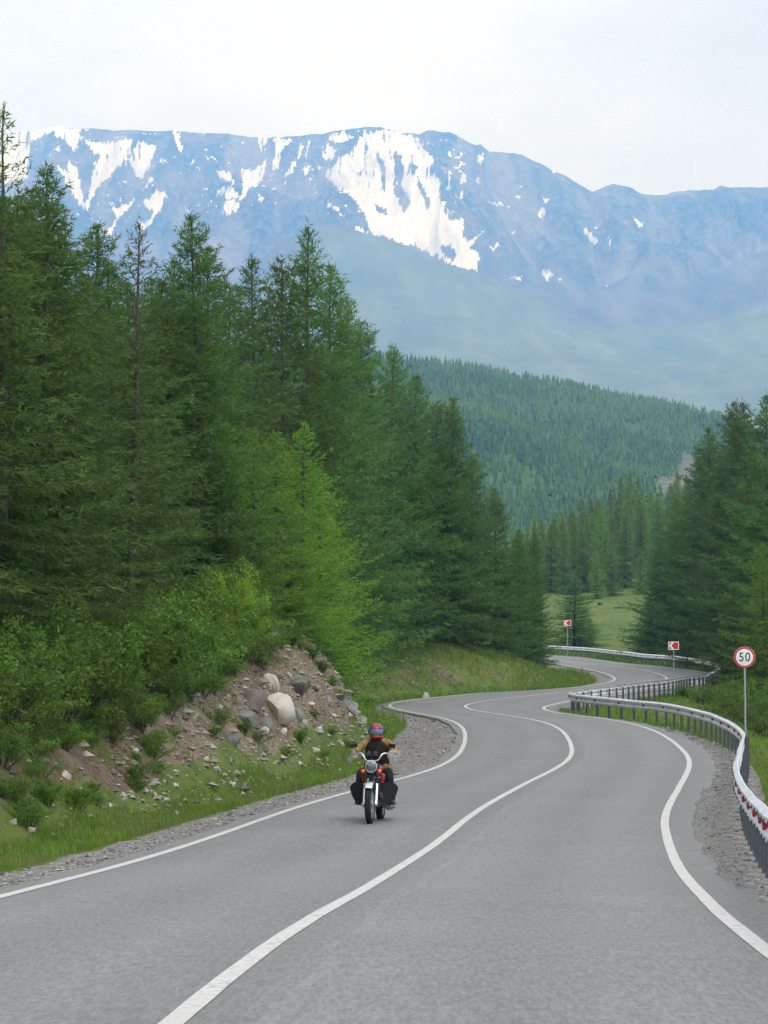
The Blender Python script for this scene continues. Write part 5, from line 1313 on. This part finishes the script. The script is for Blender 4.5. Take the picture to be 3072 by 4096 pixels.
# rider -----------------------------------------------------------
rider = thing('person', 'rider in red helmet, tan jacket and dark vest sitting on the motorcycle', 'person', (BX, BY, BZ), BROT)
jv = []; je = []; jr = []; jm = []
def J(p, r, parent=None, mat=0):
    jv.append(p); jr.append(r); jm.append(mat)
    if parent is not None: je.append((parent, len(jv) - 1))
    return len(jv) - 1
pel = J((0, 1.02, .89), (.165, .13), None, 1)
wst = J((0, .97, 1.03), (.155, .115), pel, 0)
chs = J((0, .915, 1.17), (.165, .12), wst, 0)
upc = J((0, .885, 1.265), (.13, .095), chs, 0)
nck = J((0, .865, 1.335), (.06, .06), upc, 2)
hd0 = J((0, .845, 1.40), (.068, .08), nck, 2)
hd1 = J((0, .835, 1.465), (.078, .095), hd0, 2)
hd2 = J((0, .845, 1.525), (.055, .065), hd1, 2)
for s_ in (-1, 1):
    sh = J((s_ * .195, .885, 1.26), (.078, .078), upc, 0)
    ua = J((s_ * .265, .80, 1.19), (.068, .068), sh, 0)
    el = J((s_ * .335, .68, 1.115), (.060, .060), ua, 0)
    fa = J((s_ * .345, .56, 1.115), (.054, .054), el, 0)
    wr = J((s_ * .328, .475, 1.118), (.034, .030), fa, 2)
    pm_ = J((s_ * .318, .425, 1.122), (.036, .020), wr, 2)
    gd = Vector((.83 * s_, .56, -.11)).normalized()          # along the grip, outward
    for k, ln in enumerate((.95, 1.05, 1.0, .8)):
        q = gd * ((k - 1.5) * .0215) + Vector((s_ * .316, .402, 1.118))
        f1 = J(tuple(q + Vector((0, -.014, .010))), (.0095, .0095), pm_, 2)
        f2 = J(tuple(q + Vector((0, -.030 * ln, -.010))), (.009, .009), f1, 2)
        f3 = J(tuple(q + Vector((0, -.016, -.030 * ln))), (.0085, .0085), f2, 2)
    t1 = J((s_ * .285, .420, 1.108), (.0115, .0115), pm_, 2); t2 = J((s_ * .272, .395, 1.088), (.010, .010), t1, 2)
    hp = J((s_ * .10, 1.00, .865), (.105, .10), pel, 1)
    th_ = J((s_ * .175, .80, .82), (.092, .092), hp, 1)
    kn = J((s_ * .235, .585, .765), (.075, .075), th_, 3)
    cf = J((s_ * .25, .66, .55), (.066, .066), kn, 3)
    an = J((s_ * .262, .765, .37), (.050, .050), cf, 1)
    hl_ = J((s_ * .268, .775, .325), (.045, .04), an, 4)
    ft = J((s_ * .275, .68, .318), (.042, .030), hl_, 4)
    to = J((s_ * .283, .605, .322), (.038, .024), ft, 4)
sk = bpy.data.meshes.new('rider_skeleton'); sk.from_pydata(jv, je, [])
so_ = bpy.data.objects.new('rider_skeleton', sk); COL.objects.link(so_)
so_.modifiers.new('Skin', 'SKIN'); so_.modifiers['Skin'].branch_smoothing = .4
sub_ = so_.modifiers.new('Sub', 'SUBSURF'); sub_.levels = 2; sub_.render_levels = 2
for i, v in enumerate(sk.skin_vertices[0].data): v.radius = jr[i]; v.use_root = (i == 0)
bpy.context.view_layer.update()
body_me = bpy.data.meshes.new_from_object(so_.evaluated_get(bpy.context.evaluated_depsgraph_get()))
bpy.data.objects.remove(so_)
body_me.name = 'body'
body_me.materials.clear()
for k_ in ('tan', 'tan', 'skin', 'kneeblack', 'brown'): body_me.materials.append(K[k_])
jv_ = np.array(jv); E_ = np.array(je)
cen = np.array([p_.center[:] for p_ in body_me.polygons])
A0, A1 = jv_[E_[:, 0]], jv_[E_[:, 1]]; dv = A1 - A0
tt = np.clip(((cen[:, None] - A0) * dv).sum(-1) / ((dv ** 2).sum(-1) + 1e-9), 0, 1)
dd = np.linalg.norm(cen[:, None] - (A0 + tt[..., None] * dv), axis=-1); be = dd.argmin(1)
mi_ = np.array(jm)[np.where(tt[np.arange(len(cen)), be] > .45, E_[be, 1], E_[be, 0])]
body_me.polygons.foreach_set('material_index', mi_.astype(np.int32)); body_me.polygons.foreach_set('use_smooth', np.full(len(body_me.polygons), True))
link('body', body_me, rider)
# vest: lofted shell over the torso, open at neck and arms
vs, fs = [], []; n_ = 20
rings = [(.875, 1.0, .195, .165), (.93, .99, .192, .160), (1.02, .965, .186, .148), (1.12, .93, .196, .150), (1.20, .905, .196, .142), (1.265, .888, .165, .122), (1.305, .878, .115, .095), (1.325, .872, .085, .082)]
for z_, y_, rx, ry in rings:
    for k in range(n_):
        a = 2 * math.pi * k / n_; wob_ = 1 + .03 * math.sin(5 * a + z_ * 30)
        vs.append((rx * wob_ * math.copysign(abs(math.cos(a)) ** .85, math.cos(a)), y_ + ry * wob_ * math.copysign(abs(math.sin(a)) ** .85, math.sin(a)), z_))
for i in range(len(rings) - 1):
    for k in range(n_): fs.append([i * n_ + k, i * n_ + (k + 1) % n_, (i + 1) * n_ + (k + 1) % n_, (i + 1) * n_ + k])
o = MB().add(vs, fs).build('vest', K['olive'], rider); md = o.modifiers.new('t', 'SOLIDIFY'); md.thickness = .012
vz = MB().box((0, .755, 1.10), (.012, .006, .30), Matrix.Rotation(-.28, 3, 'X')).build('zip', K['black'], o)
for s_ in (-1, 1): MB().box((s_ * .09, .778, 1.035), (.09, .022, .10), Matrix.Rotation(-.2, 3, 'X')).build('pocket', K['olive'], o, bevel=.008)
MB().lathe([(.075, -.03), (.088, 0), (.088, .03), (.07, .055)], (0, .86, 1.325), (0, -.1, 1), 18).build('scarf', K['maroon'], rider)
# jacket cuffs and boots
for s_ in (-1, 1):
    MB().tube([(s_ * .342, .545, 1.115), (s_ * .333, .498, 1.117)], [.052, .046], 12).build('cuff', K['tan'], rider)
    bt = MB(); bt.tube([(s_ * .258, .735, .46), (s_ * .262, .765, .38), (s_ * .267, .772, .335)], [.062, .060, .056], 14)
    bt.ell((s_ * .272, .735, .318), (.052, .075, .036)); bt.ell((s_ * .28, .655, .315), (.050, .088, .032)); bt.box((s_ * .277, .69, .288), (.092, .25, .018))
    bt.build('boot', K['brown'], rider)
# helmet with face opening
hc = Vector((0, .84, 1.445)); vs, fs = [], []; nu, nv = 28, 18
keepf = []
for i in range(nv + 1):
    ph = math.pi * (i / nv) * .86
    for k in range(nu):
        a = 2 * math.pi * k / nu
        vs.append(hc + Vector((.122 * math.sin(ph) * math.cos(a), .148 * math.sin(ph) * math.sin(a), .132 * math.cos(ph) - (.02 if i > nv * .7 else 0))))
for i in range(nv):
    for k in range(nu):
        c_ = (Vector(vs[i * nu + k]) + Vector(vs[(i + 1) * nu + (k + 1) % nu])) / 2 - hc
        if c_.y < -.035 and -.052 < c_.z < .05: continue
        fs.append([i * nu + k, (i + 1) * nu + k, (i + 1) * nu + (k + 1) % nu, i * nu + (k + 1) % nu])
hel = MB().add(vs, fs).build('helmet', K['red'], rider); md = hel.modifiers.new('t', 'SOLIDIFY'); md.thickness = .012
# chin bar
ch = MB()
pts = [Vector((.092 * math.cos(a), .85 + .135 * math.sin(a), 1.362)) for a in [math.radians(d_) for d_ in range(185, 356, 10)]]
ch.tube(pts, [.026] * len(pts), 10); ch.build('chin_guard', K['red'], hel)
vs, fs = [], []
av = [math.radians(d_) for d_ in range(192, 349, 8)]
for a in av:
    for q in range(5):
        z_ = -.062 + q * .0285; rr = math.sqrt(max(.2, 1 - (z_ / .145) ** 2))
        vs.append(hc + Vector((.130 * rr * math.cos(a), .157 * rr * math.sin(a), z_)))
for i in range(len(av) - 1):
    for j in range(4): fs.append([i * 5 + j, i * 5 + j + 1, (i + 1) * 5 + j + 1, (i + 1) * 5 + j])
o = MB().add(vs, fs).build('visor', K['visor'], hel); md = o.modifiers.new('t', 'SOLIDIFY'); md.thickness = .003
pts = [hc + Vector((.125 * math.cos(a), .152 * math.sin(a), .052)) for a in av]
MB().tube(pts, .0065, 6).build('visor_trim', K['blue'], hel)
for s_ in (-1, 1):
    MB().lathe([(.05, -.004), (.054, .003), (.04, .008)], hc + Vector((s_ * .124, -.01, .0)), (s_, 0, 0), 14).build('visor_pivot', K['black'], hel)
    MB().ell((s_ * .03, .752, 1.462), (.012, .008, .007)).build('eye', K['sign'] if 'sign' in K else M['sign_white'], rider)
    MB().box((s_ * .03, .748, 1.482), (.03, .008, .006)).build('eyebrow', K['black'], rider)
MB().ell((0, .745, 1.438), (.012, .02, .022)).build('nose', K['skin'], rider)
MB().ell((0, .757, 1.402), (.024, .008, .006)).build('mouth', K['maroon'], rider)
